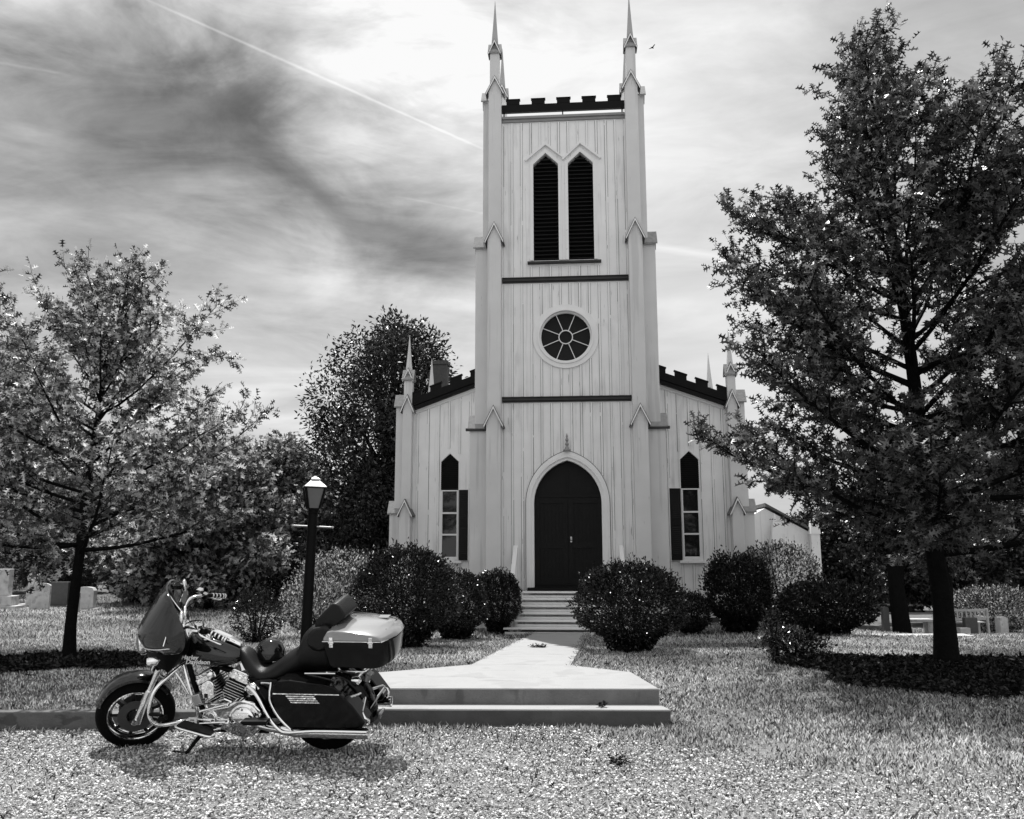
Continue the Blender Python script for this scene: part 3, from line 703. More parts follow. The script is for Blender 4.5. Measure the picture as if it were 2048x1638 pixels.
def build_nave():
    NV = 2.0; HW = 4.25
    def rake(u): return 6.84 - .365 * abs(u)        # underside of the dark parapet
    for s in (-1, 1):
        def poly(a): return [(s * x, z) for x, z in a]
        win = [(s * 2.89, 1.42), (s * 2.89, 3.97), (s * 3.125, 4.19), (s * 3.36, 3.97), (s * 3.36, 1.42)]
        w = MB(); w.wall_holes(poly([(1.9, -.3), (HW, -.3), (HW, rake(HW)), (1.9, rake(1.9))]), [win], NV, NV + .2)
        us = [s * (2.02 + .283 * i) for i in range(8)]
        def hw_(u):
            return (1.30, 4.15 + .2 * (1 - abs(abs(u) - 3.125) / .3)) if abs(abs(u) - 3.125) < .29 else None
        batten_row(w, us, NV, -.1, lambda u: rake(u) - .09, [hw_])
        # side and long wall
        w.box(min(s * HW, s * (HW + .06)), max(s * HW, s * (HW + .06)), NV, 9.3, -.3, 5.28)
        x0 = s * (HW + .06)
        for k in range(18): vv = NV + .3 + k * .4; w.box(min(x0, x0 + s * .02), max(x0, x0 + s * .02), vv, vv + .045, -.1, 5.2)
        w.build('nave_wall', M['paint'], CH)
        # rake fascia
        f = MB(); a, c = 1.9, HW
        f.hexa([(s * a, NV - .06, rake(a) - .09), (s * c, NV - .06, rake(c) - .09), (s * c, NV, rake(c) - .09), (s * a, NV, rake(a) - .09), (s * a, NV - .06, rake(a)), (s * c, NV - .06, rake(c)), (s * c, NV, rake(c)), (s * a, NV, rake(a))])
        f.build('fascia', M['trim'], CH)
        # dark parapet with merlons that follow the rake
        p = MB()
        def strip(a, c, z0, z1, v0, v1):
            p.hexa([(s * a, v0, rake(a) + z0), (s * c, v0, rake(c) + z0), (s * c, v1, rake(c) + z0), (s * a, v1, rake(a) + z0), (s * a, v0, rake(a) + z1), (s * c, v0, rake(c) + z1), (s * c, v1, rake(c) + z1), (s * a, v1, rake(a) + z1)])
        strip(1.9, HW, .004, .09, NV - .20, NV + .1); strip(1.9, HW, .13, .34, NV - .14, NV - .02)
        for k in range(4):
            a = 2.28 + k * .54
            if a + .32 < HW: strip(a, a + .30, .341, .47, NV - .14, NV - .02); strip(a - .02, a + .32, .471, .50, NV - .16, NV)
        for a in (2.0, 3.1, 4.1): strip(a, a + .04, .09, .13, NV - .10, NV - .02)
        p.build('battlement', M['dark_trim'], CH)
        # window
        wn = MB(); c = s * 3.125
        wn.box(c - .235, c - .19, NV - .02, NV + .08, 1.42, 3.22); wn.box(c + .19, c + .235, NV - .02, NV + .08, 1.42, 3.22); wn.box(c - .1895, c + .1895, NV - .02, NV + .08, 1.42, 1.49)
        for z in (2.06, 2.62): wn.box(c - .1895, c + .1895, NV - .015, NV + .08, z - .022, z + .022)
        wn.box(c - .1895, c + .1895, NV - .015, NV + .08, 3.19, 3.22)
        wn.band([(c - .235, 3.22), (c - .235, 3.97), (c, 4.19), (c + .235, 3.97), (c + .235, 3.22)], [(c - .262, 3.22), (c - .262, 3.98), (c, 4.225), (c + .262, 3.98), (c + .262, 3.22)], NV - .03, NV - .001)
        wo = wn.build('window', M['white'], CH)
        g = MB(); g.box(c - .2, c + .2, NV + .05, NV + .06, 1.46, 3.20); g.build('pane', M['glass'], wo)
        l = MB(); l.prism([(c - .25, 3.221), (c + .25, 3.221), (c + .25, 3.99), (c, 4.21), (c - .25, 3.99)], NV + .06, NV + .08)
        z = 3.25
        while z < 4.12:
            h = .233 if z < 3.9 else .233 * (4.17 - z) / .27
            if h > .03: l.hexa([(c - h, NV + .0, z), (c + h, NV + .0, z), (c + h, NV + .055, z + .035), (c - h, NV + .055, z + .035), (c - h, NV + .0, z + .012), (c + h, NV + .0, z + .012), (c + h, NV + .055, z + .047), (c - h, NV + .055, z + .047)])
            z += .052
        l.build('louver', M['louver'], wo)
        si = MB(); si.box(c - .33, c + .33, NV - .12, NV - .001, 1.33, 1.385); si.build('sill', M['trim'], wo)
        # open shutter on the tower side
        a, b_ = (c - .26, c - .54) if s > 0 else (c + .26, c + .50)
        x0, x1 = min(a, b_), max(a, b_); sh = MB(); sh.box(x0, x1, NV - .075, NV - .03, 1.40, 3.22)
        so_ = sh.build('shutter', M['louver'], CH)
        e = MB(); e.box(x0 - .018, x0, NV - .09, NV - .025, 1.38, 3.24) if s > 0 else e.box(x1, x1 + .018, NV - .09, NV - .025, 1.38, 3.24)
        e.box(x0, x1, NV - .09, NV - .025, 3.221, 3.24); e.build('shutter_edge', M['trim'], so_)
        fr = MB()
        for z in (1.42, 2.28, 3.12): fr.box(x0 + .02, x1 - .02, NV - .088, NV - .0755, z, z + .07)
        z = 1.55
        while z < 3.1:
            if abs(z - 2.3) > .1: fr.hexa([(x0 + .04, NV - .088, z), (x1 - .04, NV - .088, z), (x1 - .04, NV - .0755, z + .03), (x0 + .04, NV - .0755, z + .03), (x0 + .04, NV - .088, z + .008), (x1 - .04, NV - .088, z + .008), (x1 - .04, NV - .0755, z + .038), (x0 + .04, NV - .0755, z + .038)])
            z += .05
        fr.build('shutter_slat', M['louver'], so_)
        # corner buttress
        b = MB()
        def bx(a, c_, v0, v1, z0, z1): b.box(min(s * a, s * c_), max(s * a, s * c_), v0, v1, z0, z1)
        bx(4.10, 4.38, 1.62, 2.05, -.3, 2.60); bx(4.12, 4.37, 1.74, 2.05, 2.60, 5.35); bx(4.38, 4.72, 1.98, 2.30, -.3, 2.65); bx(4.37, 4.60, 2.0, 2.28, 2.65, 5.5)
        bx(4.14, 4.36, 1.80, 2.02, 5.35, 6.20)
        o = b.build('corner_buttress', M['pilaster'], CH, bevel=.01)
        for ze, za, v0, u0, hw in ((2.60, 2.92, 1.62, 4.24, .14), (5.35, 5.70, 1.74, 4.245, .125)):
            f = MB(); f.prism([(s * u0 - hw, ze - .02), (s * u0, za), (s * u0 + hw, ze - .02)], v0 + .003, 2.0); f.build('gablet', M['pilaster'], o)
            gable_block(o, s * u0, hw, v0, 2.0, ze, za)
        gable_block(o, 0, 0, 1.98, 2.30, 2.65, 2.92, side=(s * 4.38, s * 4.72)); gable_block(o, 0, 0, 2.0, 2.28, 5.5, 5.78, side=(s * 4.37, s * 4.60))
        gable_block(o, s * 4.25, .11, 1.80, 2.02, 6.20, 6.44, name='pinnacle_cap', oh=.03)
        gable_block(o, 0, 0, 1.80, 2.02, 6.20, 6.42, side=(s * 4.25, s * 4.36), name='pinnacle_cap'); gable_block(o, 0, 0, 1.80, 2.02, 6.20, 6.42, side=(s * 4.25, s * 4.14), name='pinnacle_cap')
        sp = MB(); sp.loft([[(s * 4.25 + q * math.cos(PI / 4 + k * PI / 2), 1.91 + q * math.sin(PI / 4 + k * PI / 2), z) for k in range(4)] for q, z in ((.125, 6.28), (.06, 6.85), (.006, 7.42))])
        sp.build('spire', M['pilaster'], o)
        # rear pinnacle
        b = MB(); b.box(s * 4.20 - .12, s * 4.20 + .12, 5.0, 5.24, 3, 6.0); o = b.build('rear_pinnacle', M['pilaster'], CH)
        gable_block(o, s * 4.20, .13, 5.0, 5.24, 6.0, 6.38, name='pinnacle_cap', oh=.05)
        sp = MB(); sp.loft([[(s * 4.20 + q * math.cos(PI / 4 + k * PI / 2), 5.12 + q * math.sin(PI / 4 + k * PI / 2), z) for k in range(4)] for q, z in ((.17, 6.1), (.08, 6.8), (.006, 7.5))])
        sp.build('spire', M['pilaster'], o)
    r = MB()
    for s in (-1, 1):
        r.hexa([(0, NV + .1, 6.95), (s * 4.4, NV + .1, 5.34), (s * 4.4, 9.3, 5.34), (0, 9.3, 6.95), (0, NV + .1, 7.02), (s * 4.4, NV + .1, 5.41), (s * 4.4, 9.3, 5.41), (0, 9.3, 7.02)])
    r.build('roof', M['roof'], CH)
    w = MB(); w.box(-4.25, 4.25, 9.2, 9.3, -.3, 5.3); w.prism([(-4.25, 5.301), (4.25, 5.301), (0, 6.9)], 9.2, 9.3); w.build('rear_wall', M['paint'], CH)
    c = MB(); c.box(-4.44, -3.98, 6.7, 7.15, 4.5, 7.66); c.box(-4.48, -3.94, 6.66, 7.19, 7.661, 7.78); c.build('chimney', M['brick'], CH, bevel=.01)
    # small side wing at the right rear
    w = MB(); w.box(4.32, 7.0, 5.2, 8.4, -.3, 2.1); w.prism([(4.32, 2.101), (7.0, 2.101), (5.66, 2.85)], 5.2, 8.4)
    for k in range(9): w.box(4.5 + k * .28, 4.54 + k * .28, 5.178, 5.2, -.2, 2.1)
    o = w.build('side_wing', M['paint'], CH)
    rr = MB(); rr.hexa([(5.66, 5.1, 2.93), (7.15, 5.1, 2.08), (7.15, 8.5, 2.08), (5.66, 8.5, 2.93), (5.66, 5.1, 3.0), (7.15, 5.1, 2.15), (7.15, 8.5, 2.15), (5.66, 8.5, 3.0)]); rr.build('wing_roof', M['roof'], o)
    for u0 in (5.1, 5.9, 7.0):
        sp = MB(); sp.box(u0 - .12, u0 + .12, 4.95, 5.17, -.3, 2.1 if u0 != 5.9 else 1.8)
        h = 3.45 if u0 < 5.5 else (3.2 if u0 > 6 else 2.6)
        z0 = 2.1 if u0 != 5.9 else 1.8
        sp.loft([[(u0 + q * math.cos(PI / 4 + k * PI / 2), 5.06 + q * math.sin(PI / 4 + k * PI / 2), z) for k in range(4)] for q, z in ((.20, z0 + .001), (.15, z0 + .35), (.05, z0 + .8), (.005, h + .1))])
        sp.build('wing_pinnacle', M['trim'], o)
    b = MB(); b.box(-4.30, 4.30, 1.93, 1.995, -.4, -.02); b.build('foundation', M['brick'], CH)
build_nave()

def build_church_steps():
    t = thing('church_steps', 'painted wooden steps with two plank handrails up to the arched door', 'steps', CH.location, CH.rotation_euler)
    n = 6; rise = (ZL - .10 + .09) / n
    for i in range(n):
        z1 = ZL - .10 - i * rise; v = -.34 - i * .27; w = 1.13 if i < 5 else 1.36
        b = MB(); b.box(-w, w, v - .265, v + .02, z1 - .035, z1)
        tr = b.build('tread', M['stepwood'], t, bevel=.006)
        b = MB(); b.box(-w + .03, w - .03, v - .225, v - .20, z1 - rise - .0, z1 - .085); b.build('riser', M['stepwood'], tr)
    b = MB()
    for s in (-1, 1):
        b = MB(); b.hexa([(s * 1.10, -1.75, -.2), (s * 1.07, -1.75, -.2), (s * 1.07, -.1, -.2), (s * 1.10, -.1, -.2), (s * 1.10, -1.75, -.12), (s * 1.07, -1.75, -.12), (s * 1.07, -.1, .66), (s * 1.10, -.1, .66)]); b.build('stringer', M['stepwood'], t)
    for s in (-1, 1):
        b = MB(); x = s * 1.22
        b.hexa([(x - .05, -1.62, .78), (x + .05, -1.62, .78), (x + .05, -.16, 1.72), (x - .05, -.16, 1.72), (x - .05, -1.66, .83), (x + .05, -1.66, .83), (x + .05, -.18, 1.77), (x - .05, -.18, 1.77)])
        h = b.build('handrail', M['white'], t, bevel=.006)
        for va, vb, zt in ((-1.56, -1.48, .83), (-.24, -.16, 1.70)): b = MB(); b.box(x - .035, x + .035, va, vb, -.3, zt); b.build('post', M['stepwood'], h)
build_church_steps()
M['wood_pale'] = mat('pale_bench_wood', 0.40, 0.8, nscale=8, namt=.3)

# ------------------------------------------------------------------ foliage tools
def half_leaf(kind):
    if kind == 'oak':
        h = [(0, 0), (.20, .035), (.22, .26), (.33, .07), (.44, .06), (.55, .44), (.62, .11), (.74, .09), (.86, .30), (.88, .06), (1.0, 0)]
    elif kind == 'oval':
        h = [(0, 0), (.25, .17), (.6, .21), (1.0, 0)]
    elif kind == 'narrow':
        h = [(0, 0), (.3, .07), (1.0, 0)]
    else:               # ragged far-off spray of leaves
        h = [(0, 0), (.15, .30), (.38, .18), (.55, .46), (.70, .20), (1.0, .05)]
    return np.array(h)
def leaves(name, P, D, size, m, parent, rng, kind='oval', var=None, up=0.6):
    """one mesh of two-sided folded leaves; P origins, D directions"""
    n = len(P); h = half_leaf(kind); k = len(h)
    D = D / np.linalg.norm(D, axis=1, keepdims=True)
    U = np.stack([rng.normal(0, 1, n), rng.normal(0, 1, n), rng.normal(0, 1, n) * .6 + up * 1.6], 1)
    S = np.cross(D, U); S /= np.linalg.norm(S, axis=1, keepdims=True) + 1e-9; W = np.cross(S, D)
    fold = rng.uniform(.1, .6, n)[:, None, None]; curl = rng.uniform(-.1, .35, n)[:, None, None]
    vs = []
    for sg in (1, -1):
        a, b = h[:, 0][None, :, None], h[:, 1][None, :, None]
        vs.append(P[:, None] + size[:, None, None] * (D[:, None] * a + S[:, None] * b * sg + W[:, None] * (b * fold - curl * a * a)))
    V = np.concatenate([vs[0], vs[1]], 1)         # n, 2k, 3
    idx = np.arange(k); F = np.concatenate([idx[None], (idx[::-1] + k)[None]], 0)
    F = (F[None] + (np.arange(n) * 2 * k)[:, None, None]).reshape(-1, k)
    if var is None: var = rng.random(n) ** 2.5
    return np_mesh(name, V.reshape(-1, 3), F, m, parent, var=np.repeat(var, 2))

def curve_pts(a, d, L, k, lift, rng, wob=.04):
    pts = [Vector(a)]; d = Vector(d).normalized()
    for i in range(k):
        d = (d + Vector((rng.normal(0, wob), rng.normal(0, wob), lift / k + rng.normal(0, wob)))).normalized()
        pts.append(pts[-1] + d * (L / k))
    return pts

def make_tree(name, label, cat, x, y, H, cb, env, r0, seed, nprim=26, lean=(0, 0), leanp=1.5, leafm='leaf_oak', kind='oak', lsize=.12, ldens=1.0, group=None,
              lift=.5, elev=(20, 62), asym=None, twig=.30, topfrac=1.0, ragged=.6, leafup=.6, z=None, split=None):
    rng = np.random.default_rng(seed); z = gz1(x, y) if z is None else z
    t = thing(name, label, cat, (x, y, z - .03), group=group)
    b = MB(); K = 12
    lead = [Vector((lean[0] * (i / K) ** leanp + .03 * math.sin(i * 1.3 + seed), lean[1] * (i / K) + .05 * math.sin(i * 1.1 + seed * 2), H * i / K)) for i in range(K + 1)]
    lead[0] = Vector((0, 0, 0)); rad = [r0 * (1.25 if i == 0 else 1) * (1 - i / K) ** .9 + .006 for i in range(K + 1)]
    b.tube(lead, rad, 10, sub=2)
    def lp(s): s = max(0, min(.999, s)) * K; i = int(s); return lead[i].lerp(lead[i + 1], s - i)
    LP, LD = [], []
    def twig_leaves(pts, dens, s0=0.0):
        L = sum((pts[i + 1] - pts[i]).length for i in range(len(pts) - 1)); n = max(2, int(L * dens * ldens))
        for q in range(n):
            s = s0 + (1 - s0) * (q + rng.random()) / n * (len(pts) - 1); i = min(int(s), len(pts) - 2)
            p = pts[i].lerp(pts[i + 1], s - i); d = (pts[i + 1] - pts[i]).normalized()
            v = Vector((rng.normal(), rng.normal(), rng.normal() * .7)); v = (v - d * v.dot(d)).normalized()
            LP.append(p); LD.append(d * rng.uniform(.2, 1.1) + v * .9 + Vector((0, 0, -.12)))
        LP.append(pts[-1]); LD.append((pts[-1] - pts[-2]).normalized())
    for i in range(nprim):
        s = (i + .5 * rng.random()) / nprim; hz = cb + (H * topfrac - cb) * s
        az = i * 2.39996 + rng.normal(0, .3) + seed
        L = env(s) * rng.uniform(ragged, 1.1) * (asym(az) if asym else 1)
        el = R(elev[0] + (elev[1] - elev[0]) * s + rng.normal(0, 6))
        rise = L * math.tan(el) * .35
        p0 = lp(max(hz - rise, cb * .8) / H)
        d = Vector((math.cos(az) * math.cos(el), math.sin(az) * math.cos(el), math.sin(el)))
        k = 7; pts = curve_pts(p0, d, L, k, lift * .5, rng, .05)
        rr = max(.012, r0 * .38 * (1 - s * .75) * min(1, L / 1.5))
        b.tube(pts, [rr * (1 - j / k) ** .8 + .003 for j in range(k + 1)], 5)
        twig_leaves(pts[k - 3:], 26)
        nsec = max(3, int(L / .20))
        for q in range(nsec):
            u = .22 + .78 * (q + rng.random() * .6) / nsec; jj = min(int(u * k), k - 1); p = pts[jj].lerp(pts[jj + 1], u * k - jj)
            dd = (pts[jj + 1] - pts[jj]).normalized(); sd = dd.cross(Vector((0, 0, 1))).normalized() * (1 if q % 2 else -1)
            d2 = (dd * .75 + sd * rng.uniform(.5, 1.0) + Vector((0, 0, rng.normal(.12, .3)))).normalized()
            L2 = (L * .34 * (1.15 - u) + twig) * rng.uniform(.7, 1.2)
            p2 = curve_pts(p, d2, L2, 3, .15, rng, .08); b.tube(p2, [rr * .35, rr * .25, .004, .002], 3)
            twig_leaves(p2, 30, .15)
            for w in range(int(L2 / .22)):
                i2 = rng.integers(0, 3); pp = p2[i2].lerp(p2[i2 + 1], rng.random())
                d3 = (d2 + Vector((rng.normal(), rng.normal(), rng.normal() * .7)) * .6).normalized()
                p3 = curve_pts(pp, d3, twig * rng.uniform(.6, 1.1), 2, .1, rng, .1); twig_leaves(p3, 34)
                b.tube(p3, [.004, .003, .0015], 3)
    twig_leaves(lead[-2:], 26); 
    b.build('trunk', M['bark'], t, smooth=50)
    P = np.array([tuple(p) for p in LP]); D = np.array([tuple(p) for p in LD]); n = len(P)
    P = P + rng.normal(0, .015, P.shape)
    var = np.clip(rng.random(n) ** 2.4 * (1 + .5 * np.sin(P[:, 0] * 2.3 + seed) * np.sin(P[:, 1] * 2.1) * np.sin(P[:, 2] * 1.9 + 1)), 0.03, 1)
    leaves('crown', P, D, lsize * rng.uniform(.65, 1.2, n), M[leafm], t, rng, kind, var, up=leafup)
    return t, n

def blob_tree(name, label, cat, x, y, H, cb, w, r0, seed, n, lsize, leafm='leaf_far', group=None, kind='spray', lumps=14, z=None, shape=1.0, d=None, trunks=1):
    """broad tree seen from afar: lumps of leaf sprays round real limbs"""
    rng = np.random.default_rng(seed); z = gz1(x, y) if z is None else z; d = d or w
    t = thing(name, label, cat, (x, y, z - .05), group=group); b = MB()
    b.tube([(0, 0, 0), (.05 * H * rng.normal(0, .3), 0, H * .35), (0, 0, H * .8)], [r0, r0 * .75, r0 * .2], 8, sub=3)
    Ps, Ds = [], []
    C = []
    for i in range(lumps):
        s = (i + .5) / lumps; hz = cb + (H - cb) * (s ** .9) * .93; az = i * 2.4 + rng.normal(0, .4)
        rr = math.sin(PI * min(1, (.16 + .84 * s)) ** shape) ** .6
        qf = rng.uniform(.45, .86); c = np.array([w * qf * rr * math.cos(az), d * qf * rr * math.sin(az), hz]); C.append(c)
        b.tube([(0, 0, max(cb * .6, hz * .55)), tuple(c * np.array([.5, .5, .86])), tuple(c)], [r0 * .4, r0 * .25, .02], 5, sub=2)
        q = int(n / lumps); v = rng.normal(0, 1, (q, 3)); v /= np.linalg.norm(v, axis=1, keepdims=True)
        rad = (rng.random(q) ** .33) * (1 + .25 * rng.normal(0, .6, q)); sx = w * (.20 + .16 * rng.random()) * (1.25 if lumps < 30 else 1); sz = (H - cb) * (.07 + .06 * rng.random()) + .25
        Ps.append(c + v * rad[:, None] * np.array([sx, sx * d / w, sz])); Ds.append(v * .8 + rng.normal(0, .6, (q, 3)) + np.array([0, 0, .1]))
    b.build('trunk', M['bark'], t, smooth=50)
    P = np.concatenate(Ps); D = np.concatenate(Ds); m = len(P); k = P[:, 2] > cb * .5 + .05; P, D = P[k], D[k]; m = len(P)
    var = np.clip(rng.random(m) ** 2.6 * (1 + .5 * np.sin(P[:, 0] * 1.7 + seed) * np.sin(P[:, 2] * 2.2)), 0.03, 1)
    leaves('crown', P, D, lsize * rng.uniform(.6, 1.3, m), M[leafm], t, rng, kind, var)
    return t

def shrub(name, label, x, y, rx, ry, h, seed, n=7000, ls=.055, leafm='leaf_shrub', cat='bush', group=None, kind='oval', z0=.06, spiky=0.0, loose=0.0, stems=5, flat=1.0, up=.4):
    rng = np.random.default_rng(seed); z = gz1(x, y)
    t = thing(name, label, cat, (x, y, z - .03), group=group); b = MB()
    for i in range(stems):
        a = i * 2.4 + seed; b.tube([(.04 * math.cos(a), .04 * math.sin(a), 0), (.25 * rx * math.cos(a), .25 * ry * math.sin(a), h * .35), (.6 * rx * math.cos(a), .6 * ry * math.sin(a), h * .8)], [.025, .018, .006], 5, sub=2)
    b.build('stems', M['bark'], t, smooth=50)
    v = rng.normal(0, 1, (n, 3)); v /= np.linalg.norm(v, axis=1, keepdims=True)
    th = np.arctan2(v[:, 1], v[:, 0])
    v = np.sign(v) * np.abs(v) ** np.array([.82, .82, .78])
    lump = 1 + .10 * np.sin(th * 2 + seed) * np.cos(v[:, 2] * 3 + seed) + .09 * np.sin(th * 5 + seed * 2) * np.sin(v[:, 2] * 6 + seed) + .07 * np.sin(th * 11 + 3 * v[:, 2] * 5 + seed)
    lump = lump * .95
    rad = np.where(rng.random(n) < .70, 1 - .16 * rng.random(n) ** 2 + .05 * rng.random(n) ** 4, rng.random(n) ** .5) * lump * (1 + loose * rng.normal(0, 1, n))
    if spiky: # upright sprigs standing proud
        rad = rad * (1 + spiky * (np.sin(th * 17 + v[:, 2] * 13) > .75) * (v[:, 2] > 0) * rng.random(n))
    P = v * rad[:, None] * np.array([rx, ry, h * .5]); P[:, 2] = P[:, 2] + h * .5
    narrow = np.clip(P[:, 2] / (h * .35), .55, 1) if flat == 1.0 else 1
    P[:, 0] *= narrow; P[:, 1] *= narrow
    k = P[:, 2] > z0; P, v = P[k], v[k]; m = len(P)
    D = v * .7 + rng.normal(0, .5, (m, 3)) + np.array([0, 0, .45])
    # young shoots on top
    q = int(110 * rx + 6); SP, SD = [], []
    for i in range(q):
        a = rng.random() * 6.28; r_ = rng.random() ** .5; top = math.sqrt(max(0, 1 - r_ * r_)); c = np.array([rx * r_ * math.cos(a), ry * r_ * math.sin(a), h * .5 + h * .5 * top])
        L = rng.uniform(.04, .20) * (1 + spiky * 2); dd = np.array([rng.normal(0, .25), rng.normal(0, .25), 1]); dd /= np.linalg.norm(dd)
        for w in range(9): SP.append(c + dd * L * w / 8 - .03); SD.append(dd + rng.normal(0, .6, 3))
    P = np.concatenate([P, np.array(SP)]); D = np.concatenate([D, np.array(SD)]); m = len(P)
    cl = .5 + .5 * np.sin(P[:, 0] * 9 + seed) * np.sin(P[:, 1] * 8) * np.sin(P[:, 2] * 10 + seed)
    var = np.clip(rng.random(m) ** 3 * (.35 + 1.3 * cl), .03, 1)
    leaves('foliage', P, D, ls * rng.uniform(.6, 1.25, m), M[leafm], t, rng, kind, var, up=up)
    return t

# ------------------------------------------------------------------ trees near the camera
def envR(s): return float(np.interp(s, [0, .25, .50, .66, .82, 1], [3.7, 3.8, 3.5, 2.75, 1.35, .4]))
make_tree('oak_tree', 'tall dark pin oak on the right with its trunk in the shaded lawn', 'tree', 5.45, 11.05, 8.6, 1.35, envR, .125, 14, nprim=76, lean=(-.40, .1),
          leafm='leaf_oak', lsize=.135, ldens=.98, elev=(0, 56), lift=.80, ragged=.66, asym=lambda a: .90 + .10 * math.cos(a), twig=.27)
def envR2(s): return 2.6 * (1 - s) ** .6 + .2
make_tree('oak_tree', 'second pin oak at the right edge of the photo, half out of frame', 'tree', 9.4, 13.6, 7.0, 1.6, envR2, .13, 5, nprim=34, lean=(0, 0), lsize=.15, ldens=.95, elev=(-4, 62))
def envL(s): return float(np.interp(s, [0, .3, .6, .8, 1], [2.9, 3.1, 2.6, 1.9, .9]))
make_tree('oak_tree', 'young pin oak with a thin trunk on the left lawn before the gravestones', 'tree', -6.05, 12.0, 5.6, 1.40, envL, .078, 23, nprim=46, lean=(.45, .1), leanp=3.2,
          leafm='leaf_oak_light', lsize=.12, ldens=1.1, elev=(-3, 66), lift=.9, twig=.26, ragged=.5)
def envL2(s): return 2.7 * (1 - s) ** .5 + .25
make_tree('oak_tree', 'pin oak at the far left edge with its crown cut by the frame', 'tree', -8.75, 13.0, 5.9, 1.45, envL2, .10, 31, nprim=36, lean=(.1, 0),
          leafm='leaf_oak_light', lsize=.14, ldens=1.0, elev=(-5, 66))
# evergreen behind the church and the trees round the churchyard
blob_tree('magnolia_tree', 'big dark evergreen rising behind the left corner of the church', 'tree', -4.5, 31.5, 10.5, .5, 3.9, .28, 8, 48000, .155, 'leaf_mag', kind='oval', lumps=42, shape=1.25)
BG = 'trees round the churchyard'
bgt = [(-10.2, 36, 6.4, 2.9, 'broad mid-height tree behind the lamp post', 9), (-9.6, 27.5, 5.0, 2.6, 'pale leafy tree between the left oak and the lamp post', 51), (-12.5, 30.5, 4.2, 2.3, 'low pale tree right of the young left oak', 52), (-14.5, 40, 7.0, 3.4, 'rounded tree behind the obelisk in the left graveyard', 12), (-20.5, 38, 7.5, 3.6, 'tall tree behind the row of upright gravestones', 14),
       (-27, 42, 9.5, 4.2, 'large tree at the far left edge of the graveyard', 15), (-7.9, 33.5, 3.9, 1.9, 'short bushy tree just left of the big evergreen', 16), (-17, 48, 7.5, 4, 'far tree seen between the oak crowns on the left', 17),
       (9.2, 33, 3.7, 2.2, 'dark tree close behind the right side wing of the church', 18), (13.5, 38, 4.6, 3.0, 'broad dark tree behind the right rail fence', 19), (19.5, 40, 6.2, 3.6, 'dark tree behind the slatted bench', 20),
       (26, 44, 8.2, 4.2, 'large dark tree at the far right edge', 21)]
for x, y, H, w, lb, sd in bgt:
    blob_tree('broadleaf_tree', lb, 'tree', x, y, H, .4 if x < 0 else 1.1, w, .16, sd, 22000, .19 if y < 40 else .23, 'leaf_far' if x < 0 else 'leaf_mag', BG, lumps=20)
# two bare trunks in the right graveyard
for x, y, h, r_, lb in ((14.05, 31.5, 5.0, .36, 'thick dark trunk in the right graveyard behind the low table'), (15.3, 30.6, 4.6, .14, 'thin forked trunk just left of the right oak')):
    blob_tree('shade_tree', lb, 'tree', x, y, h + 2.0, 2.9, 1.5, r_, int(x * 10), 9000, .17, 'leaf_mag', BG, lumps=10)

def wood_belt():
    rng = np.random.default_rng(99); P, D = [], []
    for i in range(64):
        a = -44 + i * 88 / 63 + rng.normal(0, .8); dist = rng.uniform(52, 70); x = dist * math.tan(R(a)); y = dist
        if -5 < x < 8: continue
        h = rng.uniform(5.5, 9.0) + (3 if abs(x) > 30 else 0) - (3.4 if 8 < x < 30 else 0); n = 3000; v = rng.normal(0, 1, (n, 3)); v /= np.linalg.norm(v, axis=1, keepdims=True); v *= (rng.random(n) ** .4)[:, None]
        P.append(np.array([x, y, gz1(x, y) + h * .46]) + v * np.array([3.4, 3, h * .52])); D.append(v + rng.normal(0, .6, (n, 3)))
    P = np.concatenate(P); D = np.concatenate(D); n = len(P)
    o = leaves('woodland', P, D, .45 * rng.uniform(.6, 1.3, n), M['leaf_mag'], None, rng, 'spray', rng.random(n) ** 2.5)
    tag(o, 'continuous dark woodland closing the view behind the graveyard', 'woodland', kind='stuff')
wood_belt()

# ------------------------------------------------------------------ shrubs
SG = 'clipped shrubs beside the church path'
shrub('shrub', 'largest clipped holly left of the path, right behind the travel box of the motorcycle', -1.75, 14.3, .86, .85, 1.62, 1, 26000, .052, group=SG, spiky=.14)
shrub('shrub', 'middle clipped holly in the row left of the path', -1.10, 16.9, .62, .7, 1.30, 2, 15000, .052, group=SG)
shrub('shrub', 'clipped holly nearest the church steps on their left', -.32, 18.7, .50, .55, 1.34, 3, 13000, .052, group=SG)
shrub('shrub', 'round clipped holly standing alone right of the path before the steps', 1.83, 13.55, .82, .80, 1.34, 4, 25000, .050, group=SG, spiky=.10)
shrub('shrub', 'small round bush tucked behind the round holly, below the right shutter', 3.75, 18.4, .42, .5, .88, 5, 8000, .05, group=SG)
shrub('yew', 'upright spiky yew under the right church window', 4.85, 18.6, .70, .6, 1.62, 6, 13000, .075, 'leaf_yew', kind='oval', spiky=.22, group=SG)
shrub('yew', 'low dark yew mass right of the upright yew', 6.6, 18.3, .95, .8, 1.10, 7, 12000, .08, 'leaf_yew', kind='oval', spiky=.1, group=SG)
shrub('shrub', 'pale leafy shrub climbing over the right corner buttress', 6.4, 20.6, 1.0, .7, 1.9, 8, 7000, .075, 'leaf_light', loose=.07, group='loose shrubs against the church')
shrub('azalea', 'small sprawling azalea alone on the right lawn', 3.78, 11.75, .42, .34, .34, 9, 1500, .05, 'leaf_shrub', loose=.22, stems=9)
shrub('shrub', 'narrow azalea sprig rising at the left of the small azalea', 3.52, 11.8, .09, .09, .66, 10, 260, .05, loose=.2, stems=3, group='loose shrubs against the church')
shrub('shrub', 'pale wild shrub left of the largest holly, behind the lamp post', -3.85, 17.6, .85, .7, 1.15, 12, 7500, .06, 'leaf_light', loose=.10, group='loose shrubs against the church')
